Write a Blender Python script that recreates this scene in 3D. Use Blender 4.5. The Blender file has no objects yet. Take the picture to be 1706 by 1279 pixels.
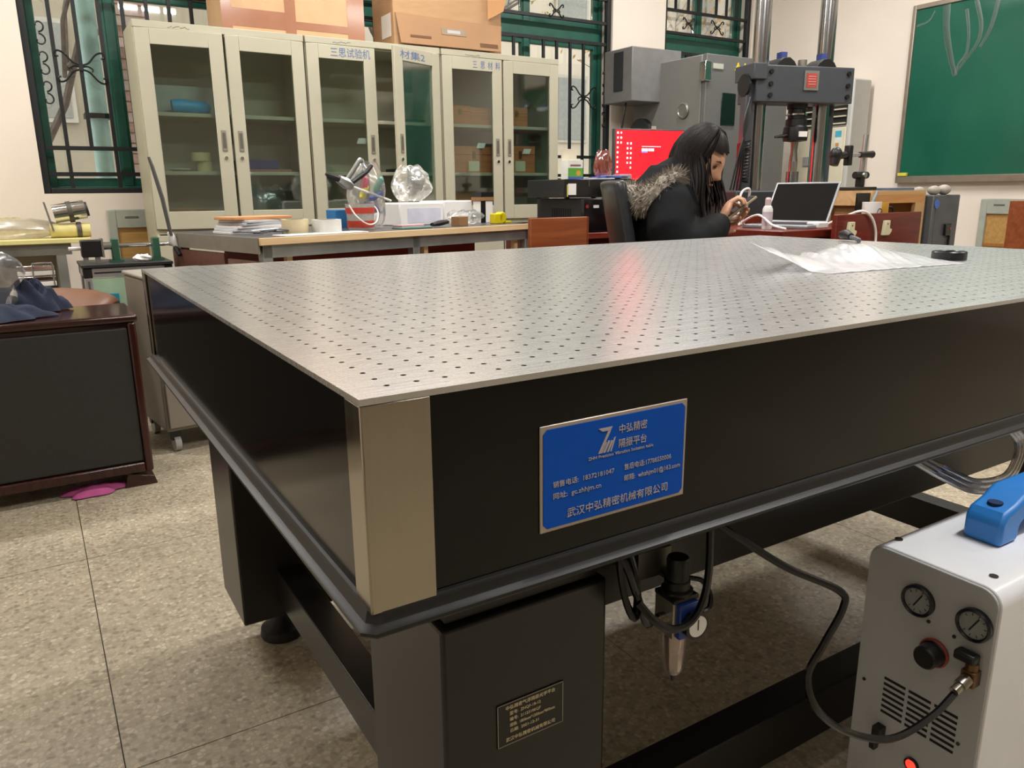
import bpy, bmesh, math, random
from mathutils import Vector, Matrix, Euler

random.seed(7)
scene = bpy.context.scene
COL = scene.collection
R = math.radians

# ------------------------------------------------------------------ camera
cam_d = bpy.data.cameras.new('camera')
cam = bpy.data.objects.new('camera', cam_d)
COL.objects.link(cam)
scene.camera = cam
YAW, PITCH, ROLL = 0.552457, 0.2448, -0.009953
fwd = Vector((math.sin(YAW) * math.cos(PITCH), math.cos(YAW) * math.cos(PITCH), -math.sin(PITCH)))
rgt = Vector((math.cos(YAW), -math.sin(YAW), 0))
upv = rgt.cross(fwd)
r2 = rgt * math.cos(ROLL) + upv * math.sin(ROLL)
u2 = -rgt * math.sin(ROLL) + upv * math.cos(ROLL)
mw = Matrix((r2, u2, -fwd)).transposed().to_4x4()
mw.translation = Vector((-0.18573, -0.50986, 0.94351))
cam.matrix_world = mw
cam_d.sensor_fit = 'HORIZONTAL'
cam_d.sensor_width = 36.0
cam_d.lens = 1284.65 * 36.0 / 1706.0
cam_d.clip_start = 0.02
cam_d.clip_end = 200

# ------------------------------------------------------------------ world, exposure
world = bpy.data.worlds.new('overcast_sky')
scene.world = world
world.use_nodes = True
bg = world.node_tree.nodes['Background']
bg.inputs[0].default_value = (0.95, 0.97, 1.0, 1)
bg.inputs[1].default_value = 2.1
vs = scene.view_settings
vs.view_transform = 'Standard'
vs.look = 'None'
vs.exposure = 0.10
vs.gamma = 1.0
vs.use_curve_mapping = False
LAMP_W = 35.0                       # watts of one ceiling fixture
LAMP_COL = (1.0, 0.988, 0.97)

# ------------------------------------------------------------------ materials
def lin(h):
    h = h.lstrip('#')
    o = []
    for i in (0, 2, 4):
        c = int(h[i:i + 2], 16) / 255
        o.append(c / 12.92 if c <= .04045 else ((c + .055) / 1.055) ** 2.4)
    return (*o, 1.0)

MATS = {}
def M(name, col='808080', rough=.5, metal=0., var=.08, scale=18., bump=0., bscale=None, stretch=(1, 1, 1),
      emit=0., spec=.5, coat=0., col2=None, rvar=0.):
    if name in MATS: return MATS[name]
    m = bpy.data.materials.new(name); m.use_nodes = True
    nt = m.node_tree; b = nt.nodes['Principled BSDF']
    c = lin(col)
    b.inputs['Roughness'].default_value = rough
    b.inputs['Metallic'].default_value = metal
    b.inputs['Specular IOR Level'].default_value = spec
    b.inputs['Coat Weight'].default_value = coat
    tc = nt.nodes.new('ShaderNodeTexCoord'); mp = nt.nodes.new('ShaderNodeMapping')
    mp.inputs['Scale'].default_value = stretch
    nt.links.new(tc.outputs['Object'], mp.inputs[0])
    nz = nt.nodes.new('ShaderNodeTexNoise'); nz.inputs['Scale'].default_value = scale; nz.inputs['Detail'].default_value = 4
    nt.links.new(mp.outputs[0], nz.inputs['Vector'])
    rp = nt.nodes.new('ShaderNodeValToRGB')
    rp.color_ramp.elements[0].position = .3; rp.color_ramp.elements[1].position = .7
    if col2: a, d = c, lin(col2)
    else:
        a = tuple(min(1, x * (1 - var)) for x in c[:3]) + (1,); d = tuple(min(1, x * (1 + var)) for x in c[:3]) + (1,)
    rp.color_ramp.elements[0].color = a; rp.color_ramp.elements[1].color = d
    nt.links.new(nz.outputs['Fac'], rp.inputs[0])
    nt.links.new(rp.outputs[0], b.inputs['Base Color'])
    if rvar:
        mr = nt.nodes.new('ShaderNodeMapRange'); mr.inputs['To Min'].default_value = rough - rvar; mr.inputs['To Max'].default_value = rough + rvar
        nt.links.new(nz.outputs['Fac'], mr.inputs['Value']); nt.links.new(mr.outputs[0], b.inputs['Roughness'])
    if bump:
        n2 = nt.nodes.new('ShaderNodeTexNoise'); n2.inputs['Scale'].default_value = bscale or scale * 3; n2.inputs['Detail'].default_value = 3
        nt.links.new(mp.outputs[0], n2.inputs['Vector'])
        bp = nt.nodes.new('ShaderNodeBump'); bp.inputs['Strength'].default_value = bump; bp.inputs['Distance'].default_value = .004
        nt.links.new(n2.outputs['Fac'], bp.inputs['Height']); nt.links.new(bp.outputs[0], b.inputs['Normal'])
    if emit:
        nt.links.new(rp.outputs[0], b.inputs['Emission Color']); b.inputs['Emission Strength'].default_value = emit
    MATS[name] = m
    return m

def wood(name, c1, c2, rough=.45, axis='X', scale=6., bump=.1):
    if name in MATS: return MATS[name]
    m = bpy.data.materials.new(name); m.use_nodes = True
    nt = m.node_tree; b = nt.nodes['Principled BSDF']; b.inputs['Roughness'].default_value = rough
    tc = nt.nodes.new('ShaderNodeTexCoord'); mp = nt.nodes.new('ShaderNodeMapping')
    s = {'X': (.6, 8, 8), 'Y': (8, .6, 8), 'Z': (8, 8, .6)}[axis]
    mp.inputs['Scale'].default_value = s
    nt.links.new(tc.outputs['Object'], mp.inputs[0])
    nz = nt.nodes.new('ShaderNodeTexNoise'); nz.inputs['Scale'].default_value = scale; nz.inputs['Detail'].default_value = 8; nz.inputs['Distortion'].default_value = .6
    nt.links.new(mp.outputs[0], nz.inputs['Vector'])
    rp = nt.nodes.new('ShaderNodeValToRGB'); rp.color_ramp.elements[0].position = .32; rp.color_ramp.elements[1].position = .68
    rp.color_ramp.elements[0].color = lin(c1); rp.color_ramp.elements[1].color = lin(c2)
    nt.links.new(nz.outputs['Fac'], rp.inputs[0]); nt.links.new(rp.outputs[0], b.inputs['Base Color'])
    if bump:
        bp = nt.nodes.new('ShaderNodeBump'); bp.inputs['Strength'].default_value = bump; bp.inputs['Distance'].default_value = .002
        nt.links.new(nz.outputs['Fac'], bp.inputs['Height']); nt.links.new(bp.outputs[0], b.inputs['Normal'])
    MATS[name] = m
    return m

def clear(name, tint='e8efec', fac=.10, rough=.05, body=0., bodycol='ffffff'):
    """thin clear sheet: transparent + a little gloss, and 'body' share of milky diffuse/translucent"""
    if name in MATS: return MATS[name]
    m = bpy.data.materials.new(name); m.use_nodes = True
    nt = m.node_tree; nt.nodes.remove(nt.nodes['Principled BSDF']); out = nt.nodes['Material Output']
    tr = nt.nodes.new('ShaderNodeBsdfTransparent'); tr.inputs[0].default_value = lin(tint)
    gl = nt.nodes.new('ShaderNodeBsdfGlossy'); gl.inputs['Roughness'].default_value = rough; gl.inputs[0].default_value = (1, 1, 1, 1)
    fr = nt.nodes.new('ShaderNodeFresnel'); fr.inputs[0].default_value = 1.45
    ad = nt.nodes.new('ShaderNodeMath'); ad.operation = 'MULTIPLY_ADD'; ad.inputs[1].default_value = .7; ad.inputs[2].default_value = fac
    nt.links.new(fr.outputs[0], ad.inputs[0])
    mx = nt.nodes.new('ShaderNodeMixShader'); nt.links.new(ad.outputs[0], mx.inputs[0])
    last = tr
    if body:
        df = nt.nodes.new('ShaderNodeBsdfDiffuse'); df.inputs[0].default_value = lin(bodycol)
        tl = nt.nodes.new('ShaderNodeBsdfTranslucent'); tl.inputs[0].default_value = lin(bodycol)
        m1 = nt.nodes.new('ShaderNodeMixShader'); m1.inputs[0].default_value = .4
        nt.links.new(df.outputs[0], m1.inputs[1]); nt.links.new(tl.outputs[0], m1.inputs[2])
        nz = nt.nodes.new('ShaderNodeTexNoise'); nz.inputs['Scale'].default_value = 25
        tc = nt.nodes.new('ShaderNodeTexCoord'); nt.links.new(tc.outputs['Object'], nz.inputs['Vector'])
        mr = nt.nodes.new('ShaderNodeMapRange'); mr.inputs['To Min'].default_value = body * .5; mr.inputs['To Max'].default_value = min(1, body * 1.5)
        nt.links.new(nz.outputs['Fac'], mr.inputs['Value'])
        m2 = nt.nodes.new('ShaderNodeMixShader'); nt.links.new(mr.outputs[0], m2.inputs[0])
        nt.links.new(tr.outputs[0], m2.inputs[1]); nt.links.new(m1.outputs[0], m2.inputs[2]); last = m2
    nt.links.new(last.outputs[0], mx.inputs[1]); nt.links.new(gl.outputs[0], mx.inputs[2])
    nt.links.new(mx.outputs[0], out.inputs[0])
    MATS[name] = m
    return m

def terrazzo():
    m = bpy.data.materials.new('terrazzo'); m.use_nodes = True
    nt = m.node_tree; b = nt.nodes['Principled BSDF']; b.inputs['Roughness'].default_value = .42
    g = nt.nodes.new('ShaderNodeNewGeometry')
    v = nt.nodes.new('ShaderNodeTexVoronoi'); v.inputs['Scale'].default_value = 95; nt.links.new(g.outputs['Position'], v.inputs['Vector'])
    rp = nt.nodes.new('ShaderNodeValToRGB'); e = rp.color_ramp.elements
    e[0].position = 0; e[0].color = lin('8d8270'); e[1].position = 1; e[1].color = lin('cfc4ad')
    for p, c in ((.25, 'a3967f'), (.5, 'b6aa93'), (.8, 'bdb199')): el = e.new(p); el.color = lin(c)
    sp = nt.nodes.new('ShaderNodeSeparateColor'); nt.links.new(v.outputs['Color'], sp.inputs[0]); nt.links.new(sp.outputs[0], rp.inputs[0])
    v2 = nt.nodes.new('ShaderNodeTexVoronoi'); v2.feature = 'DISTANCE_TO_EDGE'; v2.inputs['Scale'].default_value = 95; nt.links.new(g.outputs['Position'], v2.inputs['Vector'])
    mr = nt.nodes.new('ShaderNodeMapRange'); mr.inputs['From Min'].default_value = .02; mr.inputs['From Max'].default_value = .16; nt.links.new(v2.outputs['Distance'], mr.inputs['Value'])
    mx = nt.nodes.new('ShaderNodeMixRGB'); mx.inputs[1].default_value = lin('aa9e87'); nt.links.new(mr.outputs[0], mx.inputs[0]); nt.links.new(rp.outputs[0], mx.inputs[2])
    nz = nt.nodes.new('ShaderNodeTexNoise'); nz.inputs['Scale'].default_value = 2.5; nz.inputs['Detail'].default_value = 5; nt.links.new(g.outputs['Position'], nz.inputs['Vector'])
    r3 = nt.nodes.new('ShaderNodeValToRGB'); r3.color_ramp.elements[0].position = .3; r3.color_ramp.elements[1].position = .7
    r3.color_ramp.elements[0].color = (.80, .80, .80, 1); r3.color_ramp.elements[1].color = (1, 1, 1, 1); nt.links.new(nz.outputs['Fac'], r3.inputs[0])
    ml = nt.nodes.new('ShaderNodeMixRGB'); ml.blend_type = 'MULTIPLY'; ml.inputs[0].default_value = 1
    nt.links.new(mx.outputs[0], ml.inputs[1]); nt.links.new(r3.outputs[0], ml.inputs[2]); nt.links.new(ml.outputs[0], b.inputs['Base Color'])
    return m

# ------------------------------------------------------------------ mesh helpers
class G:
    def __init__(s): s.v = []; s.f = []
    def add(s, vs, fs):
        o = len(s.v); s.v += [tuple(p) for p in vs]; s.f += [tuple(i + o for i in f) for f in fs]; return s
    def box(s, x0, x1, y0, y1, z0, z1, T=None):
        vs = [Vector(p) for p in ((x0,y0,z0),(x1,y0,z0),(x1,y1,z0),(x0,y1,z0),(x0,y0,z1),(x1,y0,z1),(x1,y1,z1),(x0,y1,z1))]
        if T: vs = [T @ p for p in vs]
        return s.add(vs, [(3,2,1,0),(4,5,6,7),(0,1,5,4),(1,2,6,5),(2,3,7,6),(3,0,4,7)])
    def cb(s, c, d, T=None):
        return s.box(c[0]-d[0]/2, c[0]+d[0]/2, c[1]-d[1]/2, c[1]+d[1]/2, c[2]-d[2]/2, c[2]+d[2]/2, T)
    def tube(s, pts, r, n=8, cap=True, flat=None, closed=False):
        """swept tube; r number or list; flat=(a,b) scales the two cross axes"""
        pts = [Vector(p) for p in pts]; N = len(pts)
        rs = r if isinstance(r, (list, tuple)) else [r] * N
        t0 = (pts[1] - pts[0]).normalized()
        ref = Vector((0, 0, 1)) if abs(t0.z) < .9 else Vector((1, 0, 0))
        nrm = (ref - t0 * ref.dot(t0)).normalized()
        rings = []; vs = []
        for i in range(N):
            if closed: t = (pts[(i+1) % N] - pts[i-1])
            else: t = (pts[min(i+1, N-1)] - pts[max(i-1, 0)])
            t = t.normalized() if t.length > 1e-9 else t0
            nrm = nrm - t * nrm.dot(t)
            nrm = nrm.normalized() if nrm.length > 1e-6 else t.orthogonal().normalized()
            bn = t.cross(nrm)
            for k in range(n):
                a = 2 * math.pi * k / n
                fa, fb = flat or (1, 1)
                vs.append(pts[i] + (nrm * math.cos(a) * fa + bn * math.sin(a) * fb) * rs[i])
        fs = []
        M_ = N if closed else N - 1
        for i in range(M_):
            j = (i + 1) % N
            for k in range(n):
                l = (k + 1) % n
                fs.append((i*n+k, i*n+l, j*n+l, j*n+k))
        if cap and not closed:
            fs.append(tuple(reversed(range(n)))); fs.append(tuple((N-1)*n + k for k in range(n)))
        return s.add(vs, fs)
    def cyl(s, p0, p1, r0, r1=None, n=16): return s.tube([p0, p1], [r0, r0 if r1 is None else r1], n)
    def lathe(s, prof, c=(0, 0, 0), n=24, T=None, cap=True):
        vs = []; N = len(prof)
        for (r, z) in prof:
            for k in range(n):
                a = 2 * math.pi * k / n
                p = Vector((r * math.cos(a), r * math.sin(a), z))
                if T: p = T @ p
                vs.append(p + Vector(c))
        fs = [(i*n+k, i*n+(k+1) % n, (i+1)*n+(k+1) % n, (i+1)*n+k) for i in range(N-1) for k in range(n)]
        if cap:
            if prof[0][0] > 1e-6: fs.append(tuple(reversed(range(n))))
            if prof[-1][0] > 1e-6: fs.append(tuple((N-1)*n+k for k in range(n)))
        return s.add(vs, fs)
    def prism(s, poly, h0, h1, axis='Z', T=None):
        """poly in 2D extruded along axis: Z:(x,y) Y:(x,z) X:(y,z)"""
        def P(a, b, h):
            p = {'Z': (a, b, h), 'Y': (a, h, b), 'X': (h, a, b)}[axis]; p = Vector(p)
            return T @ p if T else p
        n = len(poly)
        vs = [P(a, b, h0) for a, b in poly] + [P(a, b, h1) for a, b in poly]
        fs = [tuple(reversed(range(n))), tuple(range(n, 2*n))] + [(i, (i+1) % n, n+(i+1) % n, n+i) for i in range(n)]
        return s.add(vs, fs)
    def sph(s, c, r, nu=16, nv=10, T=None, fn=None):
        if not isinstance(r, (tuple, list)): r = (r, r, r)
        vs = []
        for j in range(nv + 1):
            th = math.pi * j / nv
            for i in range(nu):
                ph = 2 * math.pi * i / nu
                p = Vector((r[0]*math.sin(th)*math.cos(ph), r[1]*math.sin(th)*math.sin(ph), r[2]*math.cos(th)))
                if fn: p = fn(p)
                if T: p = T @ p
                vs.append(p + Vector(c))
        fs = [(j*nu+i, (j+1)*nu+i, (j+1)*nu+(i+1) % nu, j*nu+(i+1) % nu) for j in range(nv) for i in range(nu)]
        return s.add(vs, fs)
    def grid(s, fn, nu, nv):
        """fn(u,v) -> point"""
        vs = [fn(i/nu, j/nv) for j in range(nv+1) for i in range(nu+1)]
        fs = [(j*(nu+1)+i, j*(nu+1)+i+1, (j+1)*(nu+1)+i+1, (j+1)*(nu+1)+i) for j in range(nv) for i in range(nu)]
        return s.add(vs, fs)
    def mesh(s, name):
        me = bpy.data.meshes.new(name)
        bm = bmesh.new()
        bv = [bm.verts.new(p) for p in s.v]
        for f in s.f:
            try: bm.faces.new([bv[i] for i in f])
            except ValueError: pass
        bmesh.ops.remove_doubles(bm, verts=bm.verts, dist=1e-6)
        bmesh.ops.recalc_face_normals(bm, faces=bm.faces)
        bm.to_mesh(me); bm.free()
        return me

def tag(o, label=None, cat=None, group=None, kind=None):
    if label: o['label'] = label
    if cat: o['category'] = cat
    if group: o['group'] = group
    if kind: o['kind'] = kind
    return o

def obj(name, g, mat, parent=None, bevel=0., smooth=30, segs=2, origin=None):
    """one mesh object; with a parent the coordinates are the parent's own; without, the origin moves to the base centre"""
    me = g.mesh(name) if isinstance(g, G) else g
    o = bpy.data.objects.new(name, me); COL.objects.link(o)
    if mat and not me.materials: me.materials.append(mat)
    if parent is None:
        vs = [v.co for v in me.vertices]
        if origin is None:
            lo = [min(v[i] for v in vs) for i in range(3)]; hi = [max(v[i] for v in vs) for i in range(3)]
            origin = ((lo[0]+hi[0])/2, (lo[1]+hi[1])/2, lo[2])
        me.transform(Matrix.Translation(-Vector(origin))); o.location = origin
    else: o.parent = parent
    if smooth:
        me.polygons.foreach_set('use_smooth', [True] * len(me.polygons))
        me.set_sharp_from_angle(angle=R(smooth))
    if bevel:
        b = o.modifiers.new('bevel', 'BEVEL'); b.width = bevel; b.segments = segs; b.limit_method = 'ANGLE'; b.angle_limit = R(40)
    return o

def thing(name, loc, label, cat, rz=0., group=None, kind=None):
    o = bpy.data.objects.new(name, None); COL.objects.link(o)
    o.location = loc; o.rotation_euler = (0, 0, rz); o.empty_display_size = .05
    return tag(o, label, cat, group, kind)

def struct(name, g, mat, **k): return tag(obj(name, g, mat, **k), kind='structure')

def copy_tree(o, parent=None):
    c = o.copy(); COL.objects.link(c)
    if parent: c.parent = parent
    for ch in [x for x in bpy.data.objects if x.parent is o]: copy_tree(ch, c)
    return c

def text_mesh(body, size, extrude=.0002, align='LEFT'):
    cu = bpy.data.curves.new('lettering', 'FONT'); cu.body = body; cu.size = size; cu.extrude = extrude
    cu.align_x = align; cu.resolution_u = 2
    o = bpy.data.objects.new('lettering', cu); COL.objects.link(o)
    dg = bpy.context.evaluated_depsgraph_get(); dg.update()
    me = bpy.data.meshes.new_from_object(o.evaluated_get(dg))
    bpy.data.objects.remove(o); bpy.data.curves.remove(cu)
    return me

def place_text(me, loc, mat, parent, width=None, name='lettering', T=None):
    """text stands upright facing -y by default"""
    me = me.copy()
    xs = [v.co.x for v in me.vertices]
    if not xs: return None
    if width:
        k = width / max(1e-6, max(xs) - min(xs)); me.transform(Matrix.Scale(k, 4, (1, 0, 0)))
    me.transform(T or Matrix.Rotation(R(90), 4, 'X'))
    me.materials.clear(); me.materials.append(mat)
    o = bpy.data.objects.new(name, me); COL.objects.link(o); o.parent = parent; o.location = loc
    return o

# lettering is prepared while the scene is still empty
TX = {k: text_mesh(b, s) for k, b, s in (
    ('p1', '武汉中弘精密机械有限公司', .0094), ('p2', '销售电话:  18372181047', .0062), ('p3', '网址:  gc.zhhjm.cn', .0062),
    ('p4', '售后电话:17786550006', .0062), ('p5', '邮箱:  whzhjm01@163.com', .0062), ('p6', 'ZHH Precision Vibration Isolation table', .0040),
    ('p7', '隔振平台', .0090), ('p8', '中弘精密', .0090),
    ('s1', '中弘精密气浮隔振光学平台', .0050), ('s2', '型号:  ZHQF-18-12', .0046), ('s3', '编号:  21123106QF', .0046),
    ('s4', '规格:  1800mm*1200mm*800mm', .0046), ('s5', '日期:  2021-12-31', .0046), ('s6', '武汉中弘精密机械有限公司', .0050),
    ('c1', '三思试验机', .055), ('c2', '材集2', .05), ('c3', '三  思  材  料', .05))}

def smooth_path(pts, n=8):
    """Catmull-Rom through pts"""
    P = [Vector(p) for p in pts]; P = [P[0]*2-P[1]] + P + [P[-1]*2-P[-2]]
    out = []
    for i in range(1, len(P) - 2):
        for k in range(n):
            t = k / n
            out.append(.5*((2*P[i]) + (-P[i-1]+P[i+1])*t + (2*P[i-1]-5*P[i]+4*P[i+1]-P[i+2])*t*t + (-P[i-1]+3*P[i]-3*P[i+1]+P[i+2])*t**3))
    out.append(P[-2]); return out

# common materials
WALL = M('wall_plaster', 'e8ddd0', .85, var=.02, scale=3, bump=.05, bscale=60)
BLACKP = M('black_gloss_paint', '050505', .12, var=.2, spec=.30)
BLACKM = M('black_powder_coat', '1d1b19', .33, var=.1, scale=200, spec=.5)
BLACKPL = M('black_plastic', '151515', .4, var=.1)
RUBBER = M('black_rubber', '101010', .6, var=.1)
STEEL = M('stainless_steel', 'a69f93', .13, 1., var=.03, scale=6, stretch=(25, 25, 1), rvar=.03)
CHROME = M('chrome', 'd0d0d0', .12, 1., var=.02)
ALU = M('aluminium', 'b5b6b6', .35, 1., var=.04)
WHITEP = M('white_plastic', 'e6e4df', .4, var=.03)
GREEN = M('green_window_paint', '1f5a4b', .4, var=.15, scale=9)
BLACKI = M('black_iron', '14181a', .45, var=.15)
GLASS = clear('window_glass', 'f8faf9', .02, .03)
CGLASS = clear('cabinet_glass', 'ecf5f1', .07, .05)
CREAM = M('cream_steel', 'b7b29c', .42, var=.04, scale=5)
CARD = M('cardboard', 'b9936c', .85, var=.07, scale=7, stretch=(1, 1, 4))
REDWOOD = wood('red_brown_wood', '5a1d14', '742a1d', .3)
BROWNWOOD = wood('brown_wood', '7a3d20', '93502c', .35)
PINE = wood('pine_wood', 'd3b184', 'e3c79d', .6, 'X', 4)
PAPER = M('white_paper', 'ece9e4', .75, var=.03)

# ================================================================== THE ROOM
X0, X1, Y0, Y1, ZC = -2.6, 5.55, -6.2, 4.55, 3.1
TERR = terrazzo()
GROUT = M('dark_grout', '5c5448', .8, var=.1)
floor = struct('floor', G().box(X0, X1, Y0, Y1, -.06, -.004), GROUT, smooth=0)
floor_o = Vector(floor.location)
def floor_tiles():
    px, py, gap = .932, .925, .0022
    xs = [X0] + [x for x in (-.165 + px * k for k in range(-4, 9)) if X0 < x < X1] + [X1]
    ys = [Y0] + [y for y in (.775 + py * k for k in range(-9, 9)) if Y0 < y < Y1] + [Y1]
    cache = {}
    for a, b in zip(xs, xs[1:]):
        for c, d in zip(ys, ys[1:]):
            w, h = round(b - a, 4), round(d - c, 4)
            if w < .05 or h < .05: continue
            if (w, h) not in cache:
                me = G().box(gap/2, w - gap/2, gap/2, h - gap/2, -.02, 0).mesh('tile'); me.materials.append(TERR); cache[(w, h)] = me
            o = bpy.data.objects.new('tile', cache[(w, h)]); COL.objects.link(o); o.parent = floor
            o.location = Vector((a, c, 0)) - floor_o
floor_tiles()
struct('ceiling', G().box(X0 - .2, X1 + .2, Y0 - .2, Y1 + .24, ZC, ZC + .1), M('ceiling_paint', 'e6e1d8', .9, var=.02), smooth=0)
struct('wall_left', G().box(X0 - .2, X0, Y0 - .2, Y1 + .24, -.06, ZC), WALL, smooth=0)
struct('wall_front', G().box(X0, X1, Y0 - .2, Y0, -.06, ZC), WALL, smooth=0)
struct('wall_right', G().box(X1, X1 + .2, Y0 - .2, Y1 + .24, -.06, ZC), WALL, smooth=0)
WINS = [(-.07, 1.10), (1.62, 3.88), (4.42, 5.42)]
ZS, ZT = .955, 2.80
g = G().box(X0, X1, Y1, Y1 + .24, -.06, ZS).box(X0, X1, Y1, Y1 + .24, ZT, ZC)
edges = [X0] + [v for w in WINS for v in w] + [X1]
for i in range(0, len(edges), 2): g.box(edges[i], edges[i+1], Y1, Y1 + .24, ZS, ZT)
struct('wall_back', g, WALL, smooth=0)

def spiral(cx, cz, r, a0, turns, sgn, y):
    pts = []
    n = 14
    for i in range(n + 1):
        t = i / n; rr = r * (1 - .75 * t); a = a0 + sgn * turns * 2 * math.pi * t
        pts.append((cx + rr * math.cos(a), y, cz + rr * math.sin(a)))
    return pts

def scroll_cross(cx, cz, s, y):
    g = G()
    for sx in (-1, 1):
        for sz in (-1, 1):
            arm = smooth_path([(cx + sx*s*.05, y, cz + sz*s*.1), (cx + sx*s*.35, y, cz + sz*s*.22), (cx + sx*s*.7, y, cz + sz*s*.62),
                               (cx + sx*s*.98, y, cz + sz*s*.72), (cx + sx*s*1.06, y, cz + sz*s*.52), (cx + sx*s*.93, y, cz + sz*s*.46)], 4)
            g.tube(arm, .0055, 5)
        g.tube(smooth_path([(cx, y, cz), (cx + sx*s*.3, y, cz + s*.05), (cx + sx*s*.5, y, cz - s*.08), (cx + sx*s*.45, y, cz - s*.2)], 4), .005, 5)
    g.cb((cx, y, cz), (.022, .012, s*.3))
    return g

def window(n, x0, x1, mull, bars, crosses, side):
    w = thing('window_%d' % n, ((x0+x1)/2, Y1, ZS), None, None, kind='structure')
    ox, oz = -(x0+x1)/2, -ZS
    def sh(g): g.v = [(a+ox, b-Y1, c+oz) for a, b, c in g.v]; return g
    ya, yb = Y1 + .13, Y1 + .19
    fw = .04
    g = G().box(x0, x0+fw, ya, yb, ZS, ZT).box(x1-fw, x1, ya, yb, ZS, ZT).box(x0+fw, x1-fw, ya, yb, ZS, ZS+fw).box(x0+fw, x1-fw, ya, yb, ZT-fw, ZT)
    obj('window_frame', sh(g), GREEN, w, bevel=.004)
    obj('transom', sh(G().box(x0+fw, x1-fw, ya-.02, yb, 2.06, 2.165)), GREEN, w, bevel=.006)
    cuts = [x0+fw] + mull + [x1-fw]
    for m in mull: obj('mullion', sh(G().box(m-.025, m+.025, ya, yb, ZS+fw, ZT-fw)), GREEN, w, bevel=.004)
    for a, b in zip(cuts, cuts[1:]):
        for z0, z1 in ((ZS+fw, 2.06), (2.165, ZT-fw)):
            g = G().box(a, a+.038, ya+.01, yb-.01, z0, z1).box(b-.038, b, ya+.01, yb-.01, z0, z1).box(a+.038, b-.038, ya+.01, yb-.01, z0, z0+.045).box(a+.038, b-.038, ya+.01, yb-.01, z1-.045, z1)
            obj('casement', sh(g), GREEN, w, bevel=.003)
            obj('pane', sh(G().box(a+.038, b-.038, ya+.028, ya+.033, z0+.045, z1-.045)), GLASS, w, smooth=0)
    # wrought iron grille on the room side
    yg = Y1 + .04
    g = G().box(x0, x0+.035, yg-.02, yg+.02, ZS, ZT).box(x1-.035, x1, yg-.02, yg+.02, ZS, ZT).box(x0+.035, x1-.035, yg-.02, yg+.02, ZS, ZS+.03).box(x0+.035, x1-.035, yg-.02, yg+.02, ZT-.03, ZT)
    obj('grille_frame', sh(g), BLACKI, w, bevel=.003)
    for z in (1.06, 1.20, 2.04, 2.19, 2.36): obj('grille_rail', sh(G().box(x0+.03, x1-.03, yg-.011, yg+.011, z-.011, z+.011)), BLACKI, w)
    for i, bx in enumerate(bars):
        zb = ZS + .02 if i % 2 == 0 else 1.20
        obj('grille_bar', sh(G().box(bx-.010, bx+.010, yg-.008, yg+.008, zb, 2.04)), BLACKI, w)
        obj('grille_bar', sh(G().box(bx-.009, bx+.009, yg-.008, yg+.008, 2.36, ZT-.02)), BLACKI, w)
    for cx, cz, s in crosses: obj('grille_scroll', sh(scroll_cross(cx, cz, s, yg-.012)), BLACKI, w)
    for sx in side:                                            # column of C-scrolls along the jamb
        for k in range(6):
            zc = 1.45 + k * .075
            obj('grille_scroll', sh(G().tube(spiral(sx, zc, .034, R(-90 if k % 2 else 90), .8, 1 if k % 2 else -1, yg-.005), .0045, 5)), BLACKI, w)
    return w
window(1, *WINS[0], [.375], [.075, .195, .315, .435, .56, .68, .80, .92, 1.03], [(.195, 1.625, .11), (.72, 1.625, .11), (.3, 2.26, .06)], [.015, 1.02])
window(2, *WINS[1], [2.33, 3.17], [1.80, 1.93, 2.06, 2.19, 2.47, 2.60, 2.73, 2.86, 3.0, 3.26, 3.38, 3.505, 3.63], [(3.63, 1.64, .11), (2.6, 1.64, .11), (3.37, 2.235, .06), (2.75, 2.235, .06), (3.05, 2.58, .09)], [3.83])
window(3, *WINS[2], [4.92], [4.56, 4.70, 4.82, 5.02, 5.14, 5.26], [(5.03, 2.27, .07), (4.7, 2.27, .06), (4.7, 1.64, .11), (5.14, 1.64, .11)], [5.37])

# ------------------------------------------------------------------ ceiling lights
TUBE = M('fluorescent_tube', 'fff1de', .5, emit=6., var=.0)
def ceiling_light(x, y, label, k=1.):
    t = thing('ceiling_light', (x, y, ZC - .09), label, 'ceiling light', group='fluorescent ceiling lights')
    obj('housing', G().prism([(-.10, .05), (-.06, .088), (.06, .088), (.10, .05), (.09, .05), (.05, .075), (-.05, .075), (-.09, .05)], -.62, .62, 'X'), WHITEP, t)
    for s in (-1, 1): obj('tube', G().cyl((-.6, s*.035, .045), (.6, s*.035, .045), .013, n=10), TUBE if k > .5 else M('dim_tube', 'fff1de', .5, emit=1.5, var=0.), t)
    for s in (-1, 1): obj('lamp_holder', G().box(s*.60 - .015, s*.60 + .015, -.06, .06, .025, .08), WHITEP, t)
    ld = bpy.data.lights.new('ceiling_lamp', 'AREA'); ld.shape = 'RECTANGLE'; ld.size = 1.2; ld.size_y = .16; ld.energy = LAMP_W * k; ld.color = LAMP_COL
    lo = bpy.data.objects.new('ceiling_lamp', ld); COL.objects.link(lo); lo.parent = t; lo.location = (0, 0, .02)
for x, y, k, lab in ((-.9, 3.3, 1.25, 'twin-tube ceiling light over the side bench by the leftmost window'), (1.5, 3.3, 1., 'twin-tube ceiling light over the workbench and cabinets'), (3.9, 3.3, 1., 'twin-tube ceiling light over the climate chamber'),
                     (-.9, 1.6, .2, 'dim twin-tube ceiling light over the low leather-panelled cabinet'), (1.5, 1.6, 1., 'twin-tube ceiling light over the far edge of the optical table'), (3.9, 1.6, 1., 'twin-tube ceiling light over the laptop desk'),
                     (-.9, -1.3, .10, 'dim twin-tube ceiling light behind the camera at the left'), (1.5, -.55, 1.6, 'twin-tube ceiling light over the front of the optical table'), (3.9, -.9, .8, 'twin-tube ceiling light at the right front of the room')):
    ceiling_light(x, y, lab, k)

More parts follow.
